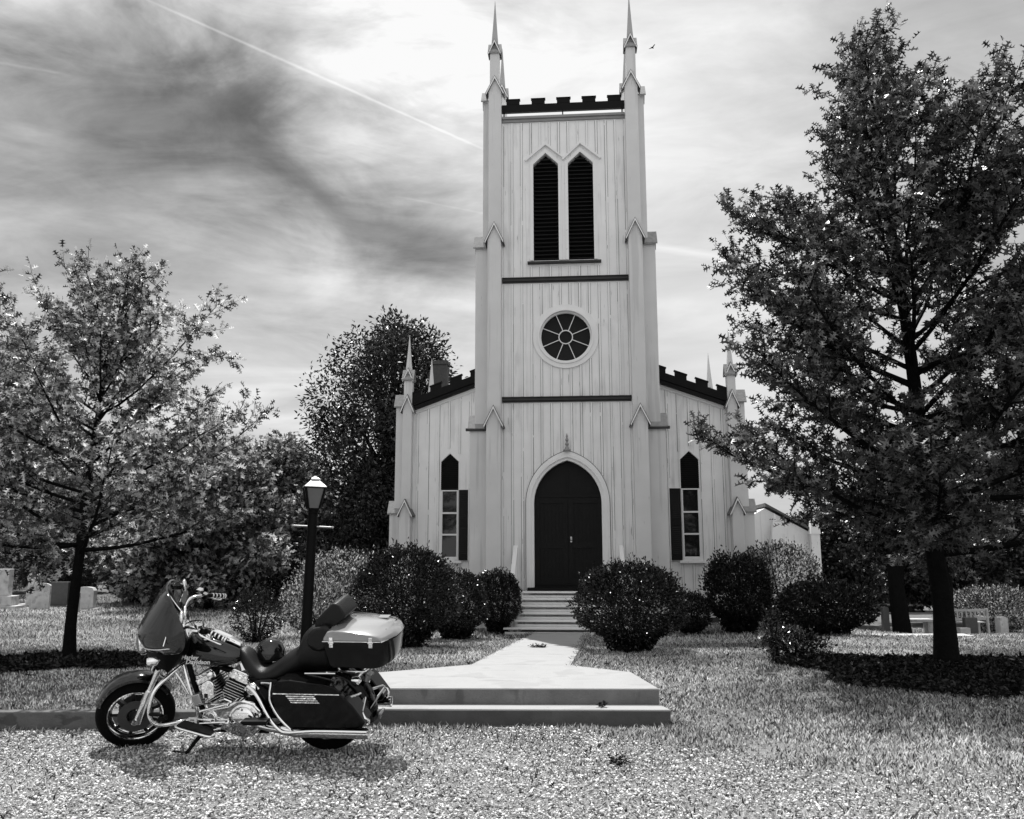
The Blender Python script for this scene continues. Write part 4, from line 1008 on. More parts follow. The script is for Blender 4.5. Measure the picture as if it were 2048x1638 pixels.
shrub('shrub', 'tall feathery pale shrub against the left corner of the church', -4.1, 20.6, 1.05, .9, 1.75, 13, 9000, .07, 'leaf_light', loose=.10, group='loose shrubs against the church')
shrub('shrub', 'small dark bush at the foot of the lamp post', -4.55, 15.6, .42, .4, .95, 14, 2600, .055, loose=.06, group='loose shrubs against the church')
GG = 'evergreens among the gravestones'
shrub('boxwood', 'dark urn-shaped evergreen before the obelisk', -8.75, 27.4, .60, .55, 1.05, 15, 5000, .09, 'leaf_yew', group=GG)
shrub('boxwood', 'wide dark evergreen right of the obelisk', -8.3, 30.2, 1.0, .8, 1.75, 16, 6000, .11, 'leaf_yew', group=GG)
shrub('boxwood', 'round dark evergreen behind the handlebar, left of the rail fence', -13.0, 33.5, 1.0, .8, 1.9, 17, 5000, .12, 'leaf_yew', group=GG)
shrub('boxwood', 'low dark evergreen between the wide gravestone and the motorcycle screen', -13.3, 31.2, 1.1, .8, 1.2, 18, 5000, .12, 'leaf_yew', group=GG)
shrub('boxwood', 'tall dark evergreen behind the left row of gravestones', -16.2, 31.0, 1.3, .9, 2.3, 19, 6000, .13, 'leaf_yew', group=GG)
shrub('boxwood', 'dark evergreen right of the wide evergreen', -6.9, 30.6, .8, .7, 1.45, 20, 4500, .11, 'leaf_yew', group=GG)
for i, (x, y, r_, h, lb) in enumerate(((18.5, 33.5, 1.7, 1.7, 'wild thicket behind the slatted bench'), (22.5, 34, 1.8, 1.9, 'wild thicket at the right edge behind the second bench'), (12.2, 34.5, 1.6, 1.4, 'wild thicket behind the rail fence'), (10.2, 29.0, 1.3, 1.4, 'dark thicket beside the side wing'))):
    shrub('thicket', lb, x, y, r_, 1.0, h, 60 + i, 9000, .10, 'leaf_far', loose=.1, group='thickets behind the right graveyard')

# ------------------------------------------------------------------ lamp post
def lamp_post():
    x, y = -2.98, 12.6; z = gz1(x, y)
    t = thing('lamp_post', 'leaning black post lamp with a frosted lantern and a thin cross bar', 'street lamp', (x, y, z), (0, R(1.3), 0))
    b = MB(); b.cyl((0, 0, -.1), (0, 0, 2.06), .078, .070, 14); b.cyl((0, 0, 2.06), (0, 0, 2.10), .10, .07, 14); b.build('pole', M['black_iron'], t, smooth=40)
    b = MB(); b.cyl((-.29, -.0, 1.865), (.30, 0, 1.85), .013, n=8); b.sphere((-.29, 0, 1.865), .02, 8, 6); b.sphere((.30, 0, 1.85), .022, 8, 6); b.build('crossbar', M['dullmetal'], t, smooth=40)
    def sq(r, h): return [(r * math.cos(PI / 4 + k * PI / 2 + .35), r * math.sin(PI / 4 + k * PI / 2 + .35), h) for k in range(4)]
    b = MB(); b.loft([sq(.10, 2.09), sq(.115, 2.12), sq(.10, 2.125)])
    for k in range(4):
        p, q = Vector(sq(.115, 2.12)[k]), Vector(sq(.195, 2.42)[k]); b.tube([p, q], .022, 4)
    b.loft([sq(.205, 2.415), sq(.205, 2.43), sq(.19, 2.435)])
    la = b.build('lantern', M['black_iron'], t)
    b = MB(); b.loft([sq(.225, 2.43), sq(.225, 2.44), sq(.085, 2.535), sq(.085, 2.56), sq(.06, 2.57), sq(.02, 2.60)]); b.build('lantern_roof', M['dullmetal'], la)
    for k in range(4):
        b = MB(); A, B_ = sq(.106, 2.125), sq(.186, 2.415); k2 = (k + 1) % 4
        p = [Vector(A[k]), Vector(A[k2]), Vector(B_[k2]), Vector(B_[k])]; c = sum(p, Vector()) / 4; nrm = (p[1] - p[0]).cross(p[3] - p[0]).normalized() * .004
        b.hexa([p[0] - nrm, p[1] - nrm, p[2] - nrm, p[3] - nrm, p[0] + nrm, p[1] + nrm, p[2] + nrm, p[3] + nrm]); b.build('pane', M['lantern_glass'], la)
    b = MB(); b.cyl((0, 0, 2.12), (0, 0, 2.22), .022, n=10); b.sphere((0, 0, 2.27), (.035, .035, .06), 10, 8); b.build('bulb', M['white'], la, smooth=50)
lamp_post()

# ------------------------------------------------------------------ graveyard
def headstone(label, x, y, w, h, d, top='round', m='stone', base=None, rot=0, tilt=0, cat='gravestone', name='headstone', group='gravestones in the left graveyard'):
    z = gz1(x, y); t = thing(name, label, cat, (x, y, z - .04), (R(tilt), R(tilt * .6), R(rot)), group=group)
    z0 = 0
    if base:
        for i, (bw, bd, bh) in enumerate(base):
            b = MB(); b.box(-bw / 2, bw / 2, -bd / 2, bd / 2, z0, z0 + bh); b.build('base', M[m], t, bevel=.015); z0 += bh + .001
    n = 10
    if top == 'round': p = [(-w / 2, z0)] + [(-w / 2 * math.cos(PI * k / n), h - w * .16 + w * .16 * math.sin(PI * k / n)) for k in range(n + 1)] + [(w / 2, z0)]
    elif top == 'shoulder': p = [(-w / 2, z0), (-w / 2, h - .12), (-w / 2 + .07, h - .03), (-w * .12, h), (w * .12, h), (w / 2 - .07, h - .03), (w / 2, h - .12), (w / 2, z0)]
    elif top == 'peak': p = [(-w / 2, z0), (-w / 2, h - .10), (0, h), (w / 2, h - .10), (w / 2, z0)]
    else: p = [(-w / 2, z0), (-w / 2, h), (w / 2, h), (w / 2, z0)]
    b = MB(); b.prism(p, -d / 2, d / 2); b.build('stone', M[m], t, bevel=.012)
    return t
headstone('large pale monument block on a stepped base at the left edge', -16.5, 27.6, 1.0, 1.28, .35, 'flat', 'stone', [(1.7, .8, .14), (1.35, .6, .30)], 8)
headstone('tall pale headstone with cut shoulders beside the stepped monument', -16.0, 29.0, .42, 1.12, .16, 'shoulder', 'stone', [(.75, .4, .12)], -12)
headstone('round-topped weathered headstone between the monument and the young oak', -14.75, 27.2, .54, .84, .12, 'round', 'stone', None, 6, 1)
headstone('dark headstone half hidden by the young oak trunk', -14.9, 28.6, .56, .84, .16, 'flat', 'stone_dark', [(.8, .4, .1)], 5)
headstone('low pale stone just right of the young oak trunk', -13.2, 26.3, .22, .72, .14, 'shoulder', 'stone', None, 10)
headstone('wide pale headstone right of the young oak trunk', -13.45, 27.4, .64, .74, .20, 'shoulder', 'stone', [(.85, .45, .08)], -6, -1)
headstone('small dark headstone in the shade right of the wide pale one', -12.9, 29.2, .34, .58, .14, 'round', 'stone_dark', None, 8)
headstone('small pale marker nearly behind the motorcycle screen', -13.6, 32.2, .36, .42, .2, 'flat', 'stone', None, 0)
headstone('bright square stone just left of the motorcycle screen', -12.2, 31.4, .80, .78, .2, 'flat', 'stone', None, 4)
headstone('pale square stone behind the wide evergreen', -9.75, 33.0, .40, 1.05, .25, 'flat', 'stone', [(.6, .45, .15)], 0)
headstone('pale carved gravestone peeking out left of the lamp post', -8.05, 31.2, .42, .88, .22, 'peak', 'stone', [(.65, .5, .16), (.5, .4, .12)], 0)
def obelisk(label, x, y, h, w):
    z = gz1(x, y); t = thing('obelisk', label, 'monument', (x, y, z - .04)); 
    b = MB(); b.box(-w * .9, w * .9, -w * .9, w * .9, 0, .18); b.box(-w * .65, w * .65, -w * .65, w * .65, .181, .45); b.build('base', M['stone'], t, bevel=.015)
    b = MB(); b.loft([[(q * sx, q * sy, zz) for sx, sy in ((-1, -1), (1, -1), (1, 1), (-1, 1))] for q, zz in ((w * .5, .451), (w * .36, h - .14), (.012, h))]); b.build('shaft', M['stone'], t, bevel=.01)
obelisk('pale obelisk behind the dark urn-shaped evergreen', -10.7, 33.6, 1.42, .34)
def rail_fence(name, label, pts, h=.95, rails=(.42, .82), m='wood_grey'):
    x0, y0 = pts[0]; t = thing(name, label, 'fence', (x0, y0, gz1(x0, y0)))
    z0 = gz1(x0, y0); b = MB()
    for i, (x, y) in enumerate(pts):
        zz = gz1(x, y) - z0; p = MB(); p.box(x - x0 - .07, x - x0 + .07, y - y0 - .07, y - y0 + .07, zz - .1, zz + h); p.build('post', M[m], t, bevel=.01)
    for r_ in rails:
        for i in range(len(pts) - 1):
            (ax, ay), (bx, by) = pts[i], pts[i + 1]; b = MB()
            b.tube([(ax - x0, ay - y0, gz1(ax, ay) - z0 + r_), ((ax + bx) / 2 - x0, (ay + by) / 2 - y0, (gz1(ax, ay) + gz1(bx, by)) / 2 - z0 + r_ - .02), (bx - x0, by - y0, gz1(bx, by) - z0 + r_)], .05, 5); b.build('rail', M[m], t)
rail_fence('rail_fence', 'pale two-rail fence behind the motorcycle handlebar', [(-15.6, 38), (-13.35, 37.2), (-11.0, 37.0), (-9.0, 37.5)], .80)
rail_fence('rail_fence', 'grey post-and-rail fence behind the right oak trunk', [(15.2, 44), (18.3, 43), (21.2, 42.5), (24.5, 42.6)], .95)

def bench(label, x, y, rot, w=1.5):
    z = gz1(x, y); t = thing('bench', label, 'bench', (x, y, z), (0, 0, R(rot)), group='wooden benches in the right graveyard')
    b = MB(); 
    for k in range(4): b.box(-w / 2, w / 2, -.22 + k * .115, -.12 + k * .115, .42, .45)
    b.build('seat', M['wood_pale'], t)
    b = MB(); b.box(-w / 2, w / 2, .26, .29, .82, .90); b.box(-w / 2, w / 2, .265, .285, .52, .60)
    for k in range(9): u = -w / 2 + .1 + k * (w - .2) / 8; b.box(u - .03, u + .03, .27, .28, .601, .819)
    b.build('backrest', M['wood_pale'], t)
    for sx in (-1, 1):
        for yy, h in ((-.2, .60), (.29, .92)): b = MB(); b.box(sx * w / 2 - .035, sx * w / 2 + .035, yy - .035, yy + .035, -.05, h); b.build('leg', M['wood_pale'], t)
        b = MB(); b.box(sx * w / 2 - .04, sx * w / 2 + .04, -.24, .25, .601, .63); b.build('armrest', M['wood_pale'], t)
bench('slatted wooden bench right of the oak trunk', 15.75, 30.6, 188, 1.55)
bench('slatted wooden bench cut by the right edge of the photo', 19.4, 31.0, 165, 1.5)
def table_tomb():
    x, y = 14.75, 31.9; z = gz1(x, y); t = thing('stone_bench', 'low stone table between the dark trunk and the thin forked trunk', 'stone bench', (x, y, z))
    b = MB(); b.box(-.55, .55, -.25, .25, .48, .58); b.build('slab', M['stone'], t, bevel=.015)
    for s in (-1, 1): b = MB(); b.box(s * .42 - .09, s * .42 + .09, -.2, .2, -.05, .479); b.build('leg', M['stone'], t, bevel=.01)
table_tomb()
headstone('dark gravestone in front of the slatted bench', 15.35, 29.3, .42, .62, .2, 'flat', 'stone_dark', None, 0, group='stones in the right graveyard')
headstone('low grey stone slab left of the bench leg', 14.75, 28.6, .34, .30, .25, 'flat', 'stone', None, 0, group='stones in the right graveyard')
headstone('pale leaning slab gravestone between the two benches', 18.2, 32.5, .50, .66, .22, 'flat', 'stone', None, 30, group='stones in the right graveyard')
headstone('black stump-like urn in front of the right-edge bench', 18.75, 29.8, .26, .58, .26, 'round', 'stone_dark', None, 0, group='stones in the right graveyard')
headstone('dark stone post left of the thick graveyard trunk', 13.5, 31.6, .22, 1.05, .2, 'round', 'stone_dark', None, 0, group='stones in the right graveyard')
def flat_slab():
    x, y = 8.6, 18.6; b = MB(); b.box(-.9, 1.1, -.25, .25, -.05, .05); o = b.build('grave_slab', M['stone'], bevel=.01); o.location = (x, y, gz1(x, y)); tag(o, 'flat pale grave slab lying in the grass left of the right oak', 'grave slab')
flat_slab()
def dark_post():
    x, y = -1.90, 17.4; z = gz1(x, y); b = MB(); b.lathe([(.0, 0), (.085, 0), (.085, 1.62), (.06, 1.70), (0, 1.72)], (0, 0, 0), 'Z', 12)
    o = b.build('post', M['black_iron'], smooth=40); o.location = (x, y, z); o.rotation_euler = (0, R(3), 0); tag(o, 'dark round-topped post sticking up behind the largest holly', 'post')
dark_post()

# small things on the ground
def leaf_pile(label, x, y, z, r_, n, seed, name='leaf_pile', hh=.03, ls=.06):
    rng = np.random.default_rng(seed); a = rng.random(n) * 6.28; q = rng.random(n) ** .6
    P = np.stack([x + r_ * q * np.cos(a), y + r_ * q * np.sin(a), z + hh * rng.random(n) * (1 - q) + .012], 1); D = rng.normal(0, 1, (n, 3)); D[:, 2] *= .4
    o = leaves(name, P, D, ls * rng.uniform(.6, 1.1, n), M['dead'], None, rng, 'oak', up=1.5); tag(o, label, 'leaves'); return o
leaf_pile('dark clump of dead leaves lying on the concrete path', .42, 13.75, .155, .13, 90, 1)
leaf_pile('small dark ball of leaves on the lower concrete step at its right', .88, 8.66, .15, .035, 30, 2, hh=.07, ls=.05)
leaf_pile('dark clump of leaves on the gravel in the foreground', .83, 7.03, .01, .09, 50, 3, hh=.05)
def fallen():
    rng = np.random.default_rng(5); n = 260; y = 6 + 20 * rng.random(n) ** 1.6; x = rng.uniform(-1, 1, n) * (y * .62); k = ~on_hard(x, y); x, y = x[k], y[k]; n = len(x)
    P = np.stack([x, y, gz(x, y) + .02 + .03 * rng.random(n)], 1); D = rng.normal(0, 1, (n, 3)); D[:, 2] *= .4
    o = leaves('fallen_leaves', P, D, np.where(y < 9, .045, .09) * rng.uniform(.5, 1.1, n), M['dead'], None, rng, 'oak'); tag(o, 'dry dark oak leaves scattered over the lawn and gravel', 'leaves', kind='stuff')
fallen()
def shade_litter(name, label, x, y, r_, n, seed):  # shade under an oak crown, put in as a bed of dark leaf pieces
    rng = np.random.default_rng(seed); a = rng.random(n) * 6.28; q = rng.random(n) ** .62 * (1 + .16 * np.sin(a * 3 + seed) + .10 * np.sin(a * 7)); X = x + r_ * q * np.cos(a); Y = y + r_ * .8 * q * np.sin(a)
    P = np.stack([X, Y, gz(X, Y) + .01 + .05 * rng.random(n)], 1); D = rng.normal(0, 1, (n, 3)); D[:, 2] *= .5
    o = leaves(name, P, D, .07 * rng.uniform(.5, 1.2, n), M['shade_litter'], None, rng, 'oval'); tag(o, label, 'shade_litter', kind='stuff')
shade_litter('shade_litter', 'dark leaf pieces standing in for crown shade round the foot of the right oak', 5.1, 10.8, 1.75, 22000, 1)
shade_litter('shade_litter', 'dark leaf pieces standing in for crown shade round the foot of the young left oak', -5.9, 11.55, 1.6, 18000, 2)
def bird():
    b = MB(); b.loft([[(x, r_ * math.cos(2 * PI * k / 8), r_ * math.sin(2 * PI * k / 8)) for k in range(8)] for x, r_ in ((-.14, .005), (-.06, .035), (.03, .04), (.09, .025), (.14, .004))])
    b.hexa([(-.05, .03, 0), (.04, .03, 0), (.0, .30, .07), (-.06, .30, .07), (-.05, .03, .01), (.04, .03, .01), (.0, .30, .075), (-.06, .30, .075)])
    b.hexa([(-.05, -.03, 0), (.04, -.03, 0), (.0, -.30, .07), (-.06, -.30, .07), (-.05, -.03, .01), (.04, -.03, .01), (.0, -.30, .075), (-.06, -.30, .075)])
    o = b.build('bird', M['satin'], smooth=50); o.location = (9.4, 52, 34.7); o.rotation_euler = (0, 0, R(30)); tag(o, 'tiny dark bird flying right of the tower', 'bird')
bird()

# ------------------------------------------------------------------ motorcycle
def motorcycle():
    t = thing('motorcycle', 'black touring motorcycle with chrome engine and travel box, leaning on its stand on the gravel', 'motorcycle', (-2.42, 7.68, 0.0), (R(11), 0, R(-7)))
    # steering: the front assembly is built straight, then turned about the steering head
    S = Vector((-.40, 0, .85)); ax = Vector((.42, 0, .907)).normalized(); Dm = Matrix.Rotation(R(28), 3, ax)
    turn = lambda p: S + Dm @ (p - S)
    def wheel(name, c, Rr, tw, rim_r, xf, spokes=9, lipm='chrome'):
        cx, cz = c; prof = []
        for k in range(13):
            a = -PI / 2 + PI * k / 12 * 1.0
            prof.append((Rr - tw * .46 + tw * .46 * math.cos(a) ** .8 if abs(a) < PI / 2 - .01 else rim_r + .012, tw * .5 * math.sin(a)))
        b = MB(); b.lathe(prof + [(rim_r, tw * .36), (rim_r, -tw * .36)], (cx, 0, cz), 'Y', 56, closed=True)
        ty = b.build(name, M['rubber'], t, smooth=50, xform=xf)
        b = MB(); b.lathe([(rim_r + .013, -tw * .42), (rim_r - .004, -tw * .43), (rim_r - .012, -tw * .34), (rim_r - .03, -tw * .1), (rim_r - .03, tw * .1), (rim_r - .012, tw * .34), (rim_r - .004, tw * .43), (rim_r + .013, tw * .42)], (cx, 0, cz), 'Y', 56, closed=True)
        b.build('rim', M[lipm], ty, smooth=40, xform=xf)
        b = MB(); b.lathe([(.0, -.05), (.05, -.05), (.055, -.03), (.055, .03), (.05, .05), (0, .05)], (cx, 0, cz), 'Y', 20)
        for k in range(spokes):
            a = 2 * PI * k / spokes + .2; ca, sa = math.cos(a), math.sin(a); r0, r1 = .045, rim_r - .02
            w = .016
            b.hexa([(cx + ca * r0 - sa * w, -.028, cz + sa * r0 + ca * w), (cx + ca * r1 - sa * w * .8, -.022, cz + sa * r1 + ca * w * .8), (cx + ca * r1 - sa * w * .8, .022, cz + sa * r1 + ca * w * .8), (cx + ca * r0 - sa * w, .028, cz + sa * r0 + ca * w),
                    (cx + ca * r0 + sa * w, -.028, cz + sa * r0 - ca * w), (cx + ca * r1 + sa * w * .8, -.022, cz + sa * r1 - ca * w * .8), (cx + ca * r1 + sa * w * .8, .022, cz + sa * r1 - ca * w * .8), (cx + ca * r0 + sa * w, .028, cz + sa * r0 - ca * w)])
        b.build('spokes', M['wheel'], ty, smooth=40, xform=xf)
        for sy in (-1, 1):
            b = MB(); b.lathe([(.07, sy * .052), (.07, sy * .058), (.142, sy * .058), (.142, sy * .052)], (cx, 0, cz), 'Y', 40, closed=True); b.build('brake_disc', M['disc'], ty, smooth=40, xform=xf)
        b = MB(); b.cyl((cx, -.11, cz), (cx, .11, cz), .018, n=12); b.build('axle', M['chrome'], ty, smooth=40, xform=xf)
        return ty
    FW = (-.83, .312)
    wheel('front_wheel', FW, .318, .135, .218, turn)
    wheel('rear_wheel', (.87, .330), .328, .15, .215, None)
    # fenders: swept crowned strips
    def fender(name, c, a0, a1, r0f, hw, n, parent, xf, drop=.06, m='gloss'):
        rings = []
        for i in range(n + 1):
            s = i / n; a = R(a0 + (a1 - a0) * s); r_ = r0f(s); ca, sa = math.cos(a), math.sin(a); ring = []
            w = hw * (.55 + .45 * math.sin(PI * min(1, .15 + s * 1.0)) ** .5) if s < .15 else hw
            for q in (-1, -.97, -.8, -.45, 0, .45, .8, .97, 1):
                rr = r_ - (drop if abs(q) == 1 else drop * .35 * q * q if abs(q) < .9 else drop * .5); ring.append((c[0] + rr * ca, q * w, c[1] + rr * sa))
            for q in (.98, .9, .75, .4, 0, -.4, -.75, -.9, -.98):
                rr = r_ - .006 - (drop - .004 if abs(q) == .98 else drop * .35 * q * q if abs(q) < .9 else drop * .5); ring.append((c[0] + rr * ca, q * (w - .004), c[1] + rr * sa))
            rings.append(ring)
        b = MB(); b.loft(rings); return b.build(name, M[m], parent, smooth=35, xform=xf)
    fender('front_fender', FW, 152, 32, lambda s: .338 + .040 * math.sin(PI * min(1, s * .8)), .092, 26, t, turn, .045, 'gloss_top')
    rf = fender('rear_fender', (.87, .33), 150, -8, lambda s: .385 + .05 * s, .125, 30, t, None, .10)
    # forks
    for sy in (-1, 1):
        y = sy * .125; b = MB(); b.tube([(-.815, y, .285), (-.80, y, .33), (-.69, y, .57)], [.030, .034, .034], 14); b.tube([(-.69, y, .57), (-.545, y, .86)], [.024, .024], 12)
        b.cyl((-.83, sy * .16, .312), (-.83, sy * .09, .312), .026, n=12)
        fk = b.build('fork_leg', M['chrome'], t, smooth=45, xform=turn)
        b = MB(); b.obox((-.735, sy * .085, .415), (.06, .05, .10), (0, R(-26), 0)); b.build('brake_caliper', M['satin'], fk, bevel=.012, xform=turn)
    b = MB(); b.obox((-.60, 0, .775), (.05, .30, .05), (0, R(-25), 0)); b.obox((-.55, 0, .88), (.05, .28, .04), (0, R(-25), 0)); b.build('fork_bridge', M['satin'], t, bevel=.01, xform=turn)
    # fairing shell
    base = [(-.75, 1.03), (-.74, 1.105), (-.675, 1.19), (-.615, 1.275), (-.55, 1.37), (-.485, 1.445), (-.455, 1.43), (-.475, 1.32), (-.50, 1.18), (-.52, 1.06), (-.54, .97), (-.60, .945), (-.66, .93), (-.72, .95)]
    side = [(-.43, 1.10), (-.42, 1.13), (-.40, 1.15), (-.375, 1.165), (-.35, 1.17), (-.335, 1.165), (-.33, 1.15), (-.335, 1.12), (-.34, 1.09), (-.345, 1.06), (-.36, 1.03), (-.385, 1.015), (-.41, 1.02), (-.425, 1.05)]
    rings = []; NS = 11
    for i in range(-NS, NS + 1):
        s = abs(i) / NS; y = i / NS * .43; f = s ** 2.1; g = s ** 3.2
        rings.append([(a[0] * (1 - f) + b_[0] * f, y, a[1] * (1 - g) + b_[1] * g) for a, b_ in zip(base, side)])
    b = MB(); b.loft(rings); fa = b.build('fairing', M['gloss_top'], t, smooth=60, sub=1, xform=turn)
    # screen
    rings = []
    for i in range(-8, 9):
        s = abs(i) / 8; y = i / 8 * .27; h = .05 * (1 - s ** 2.5) + .005; bx = -.50 + .12 * s ** 2; bz = 1.40 - .10 * s ** 2
        rings.append([(bx, y, bz), (bx + h * .75, y, bz + h), (bx + h * .75 + .006, y, bz + h - .002), (bx + .007, y, bz - .004)])
    b = MB(); b.loft(rings); b.build('windscreen', M['shield'], fa, smooth=60, xform=turn)
    b = MB(); b.tube([(-.478 + .13 * (i / 8) ** 2, i / 8 * .30, 1.425 - .13 * (i / 8) ** 2) for i in range(-8, 9)], .006, 6); b.build('screen_trim', M['chrome'], fa, smooth=60, xform=turn)
    b = MB(); b.tube([(-.745, 0, .99), (-.735, -.08, .99), (-.70, -.17, .995), (-.64, -.26, 1.01), (-.56, -.34, 1.035), (-.46, -.40, 1.06)], .004, 6, sub=4); b.tube([(-.52, -.40, 1.09), (-.47, -.30, 1.22), (-.455, -.22, 1.33), (-.46, -.12, 1.40)], .005, 6, sub=4); b.build('fairing_highlight', M['chrome'], fa, smooth=60, xform=turn)  # chrome lines added to draw the highlights along the fairing
    # lower cowl, round head lamp, inner dash
    rings = []
    for i in range(-6, 7):
        s = abs(i) / 6; y = i / 6 * .25; k = (1 - s ** 3 * .8)
        rings.append([(-.52 - .155 * k, y, .94), (-.52 - .165 * k, y, .86), (-.52 - .12 * k, y, .80), (-.52 - .02 * k, y, .765), (-.52 + .12 * k, y, .80), (-.52 + .21 * k, y, .90), (-.52 + .20 * k, y, 1.01), (-.52 + .1 * k, y, 1.07), (-.52 - .05 * k, y, 1.06)])
    b = MB(); b.loft(rings); b.build('lower_cowl', M['satin'], fa, smooth=60, xform=turn)
    b = MB(); b.lathe([(.0, -.765), (.05, -.762), (.078, -.748), (.088, -.725), (.092, -.68), (.092, -.60)], (0, 0, .955), 'X', 28); b.build('headlight', M['lens'], t, smooth=50, xform=turn)
    b = MB(); b.lathe([(.088, -.74), (.10, -.735), (.104, -.71), (.096, -.68)], (0, 0, .955), 'X', 28, closed=True); b.build('headlight_ring', M['chrome'], t, smooth=50, xform=turn)
    b = MB(); b.obox((-.375, 0, 1.09), (.02, .50, .16), (0, R(-18), 0)); b.build('dash', M['satin'], fa, bevel=.01, xform=turn)
    for yy in (-.16, -.055, .055, .16):
        b = MB(); b.lathe([(.0, -.355), (.036, -.355), (.042, -.362), (.042, -.375)], (0, yy, 1.12), 'X', 16); b.build('gauge', M['chrome'], fa, smooth=50, xform=turn)
    b = MB(); b.sphere((-.36, -.02, 1.02), (.05, .16, .065), 14, 10); b.build('ignition_cover', M['chrome'], t, smooth=60, xform=turn)
    for sy in (-1, 1):
        b = MB(); b.lathe([(.0, -.47), (.03, -.462), (.038, -.44), (.036, -.39), (0, -.36)], (-.12 + 0, sy * .315, .93), 'X', 16); b.T = None
        b.build('indicator', M['chrome'], t, smooth=50, xform=lambda p: turn(p + Vector((-.08, 0, .0))))
        # mirrors
        b = MB(); b.tube([(-.42, sy * .30, 1.14), (-.39, sy * .34, 1.20), (-.37, sy * .33, 1.25)], .006, 6)
        mo = b.build('mirror', M['chrome'], t, smooth=50, xform=turn)
        b = MB(); b.sphere((-.365, sy * .325, 1.285), (.022, .065, .055), 14, 10); b.build('mirror_head', M['chrome'], mo, smooth=60, xform=turn)
    # handlebar
    hb = MB(); hb.tube([(-.20, -.35, 1.155), (-.33, -.28, 1.17), (-.38, -.17, 1.10), (-.37, -.08, 1.06), (-.37, .08, 1.06), (-.38, .17, 1.10), (-.33, .28, 1.17), (-.20, .35, 1.155)], .0135, 10, sub=5)
    hbo = hb.build('handlebar', M['chrome'], t, smooth=60, xform=turn)
    for sy in (-1, 1):
        a, c = Vector((-.19, sy * .345, 1.152)), Vector((-.05, sy * .425, 1.085)); d = c - a
        b = MB(); b.tube([a, c], .019, 14)
        g = b.build('grip', M['satin'], hbo, smooth=50, xform=turn)
        for q in (.30, .50, .70, .90, 1.02):
            b = MB(); b.cyl(a + d * q, a + d * (q + .07), .0225, n=14); b.build('grip_ring', M['chrome'], g, smooth=40, xform=turn)
        b = MB(); b.obox(a + Vector((-.015, 0, -.005)), (.06, .06, .055), (0, R(20), R(-sy * 35))); b.build('switch_box', M['satin'], hbo, bevel=.012, xform=turn)
        b = MB(); b.obox(a + Vector((-.055, sy * .01, .05)), (.05, .055, .035), (0, R(10), R(-sy * 30))); b.build('reservoir', M['chrome'], hbo, bevel=.008, xform=turn)
        b = MB(); b.tube([a + Vector((-.06, 0, 0)), a + Vector((-.04, sy * .05, -.02)), c + Vector((-.05, sy * .005, -.03)), c + Vector((-.02, sy * .02, -.03))], [.008, .008, .007, .009], 6, sub=4); b.build('lever', M['chrome'], hbo, smooth=60, xform=turn)
        b = MB(); b.tube([a + Vector((-.02, 0, 0)), (-.22, sy * .24, 1.19), (-.34, sy * .16, 1.15), (-.42, sy * .12, 1.05), (-.46, sy * .1, .9)], .005, 6, sub=5); b.build('cable', M['satin'], hbo, smooth=60, xform=turn)
    # fuel tank
    secs = [(-.375, .03, .965, .80), (-.35, .075, .99, .765), (-.29, .125, 1.005, .735), (-.20, .155, .995, .72), (-.10, .168, .975, .715), (0, .165, .94, .72), (.07, .145, .905, .735), (.13, .105, .872, .755), (.17, .055, .845, .78)]
    rings = []
    for x, w, zt, zb in secs:
        ring = []; n = 20
        for k in range(n):
            a = 2 * PI * k / n; ca, sa = math.cos(a), math.sin(a)
            yy = w * math.copysign(abs(ca) ** .62, ca); zz = (zt + zb) / 2 - .01 + (zt - zb) / 2 * math.copysign(abs(sa) ** .85, sa)
            ring.append((x, yy * (1 - .18 * max(0, sa)), zz))
        rings.append(ring)
    b = MB(); b.loft(rings); tk = b.build('fuel_tank', M['gloss_top'], t, smooth=60, sub=2)
    b = MB(); b.loft([[(x, -w, z - .01), (x, w, z - .01), (x, w * .7, z + .022), (x, -w * .7, z + .022)] for x, w, z in ((-.30, .035, 1.0), (-.20, .05, 1.0), (-.08, .055, .976), (.04, .045, .93), (.13, .03, .88))])
    b.build('tank_console', M['chrome'], tk, bevel=.01)
    b = MB(); b.lathe([(0, .05), (.04, .05), (.048, .035), (.048, .0)], (-.14, -.075, .955), 'Z', 18); b.build('fuel_cap', M['chrome'], tk, smooth=40)
    def text(body, size, loc, rot, m, name, parent, shear=.25, ext=.0015, xs=1.0):
        cu = bpy.data.curves.new(name, 'FONT'); cu.body = body; cu.size = size; cu.extrude = ext; cu.shear = shear; cu.offset = .0012
        tmp = bpy.data.objects.new(name + '_tmp', cu); scene.collection.objects.link(tmp)
        dg = bpy.context.evaluated_depsgraph_get(); me = bpy.data.meshes.new_from_object(tmp.evaluated_get(dg)); bpy.data.objects.remove(tmp)
        me.materials.clear(); me.materials.append(M[m]); o = bpy.data.objects.new(name, me); link(o, parent); o.location = loc; o.rotation_euler = rot; o.scale = (xs, 1, 1); return o
    text('Harley', .050, (-.335, -.1665, .806), (R(90), 0, R(-4)), 'white', 'tank_lettering', tk, xs=1.15)
    text('Davidson', .050, (-.295, -.1705, .768), (R(90), 0, R(-1)), 'white', 'tank_lettering', tk, xs=1.15)
    # frame and engine
    b = MB(); b.tube([(-.41, 0, .94), (-.36, 0, .72), (-.27, 0, .40), (-.20, 0, .24), (.0, 0, .19), (.4, 0, .19), (.62, 0, .28)], .026, 8, sub=4); b.tube([(-.41, 0, .90), (-.1, 0, .70), (.3, 0, .62), (.6, 0, .66), (.85, 0, .70)], .028, 8, sub=4)
    b.obox((.42, 0, .48), (.34, .30, .34)); b.obox((.10, 0, .24), (.62, .30, .12))
    b.build('frame', M['satin'], t, bevel=.02)
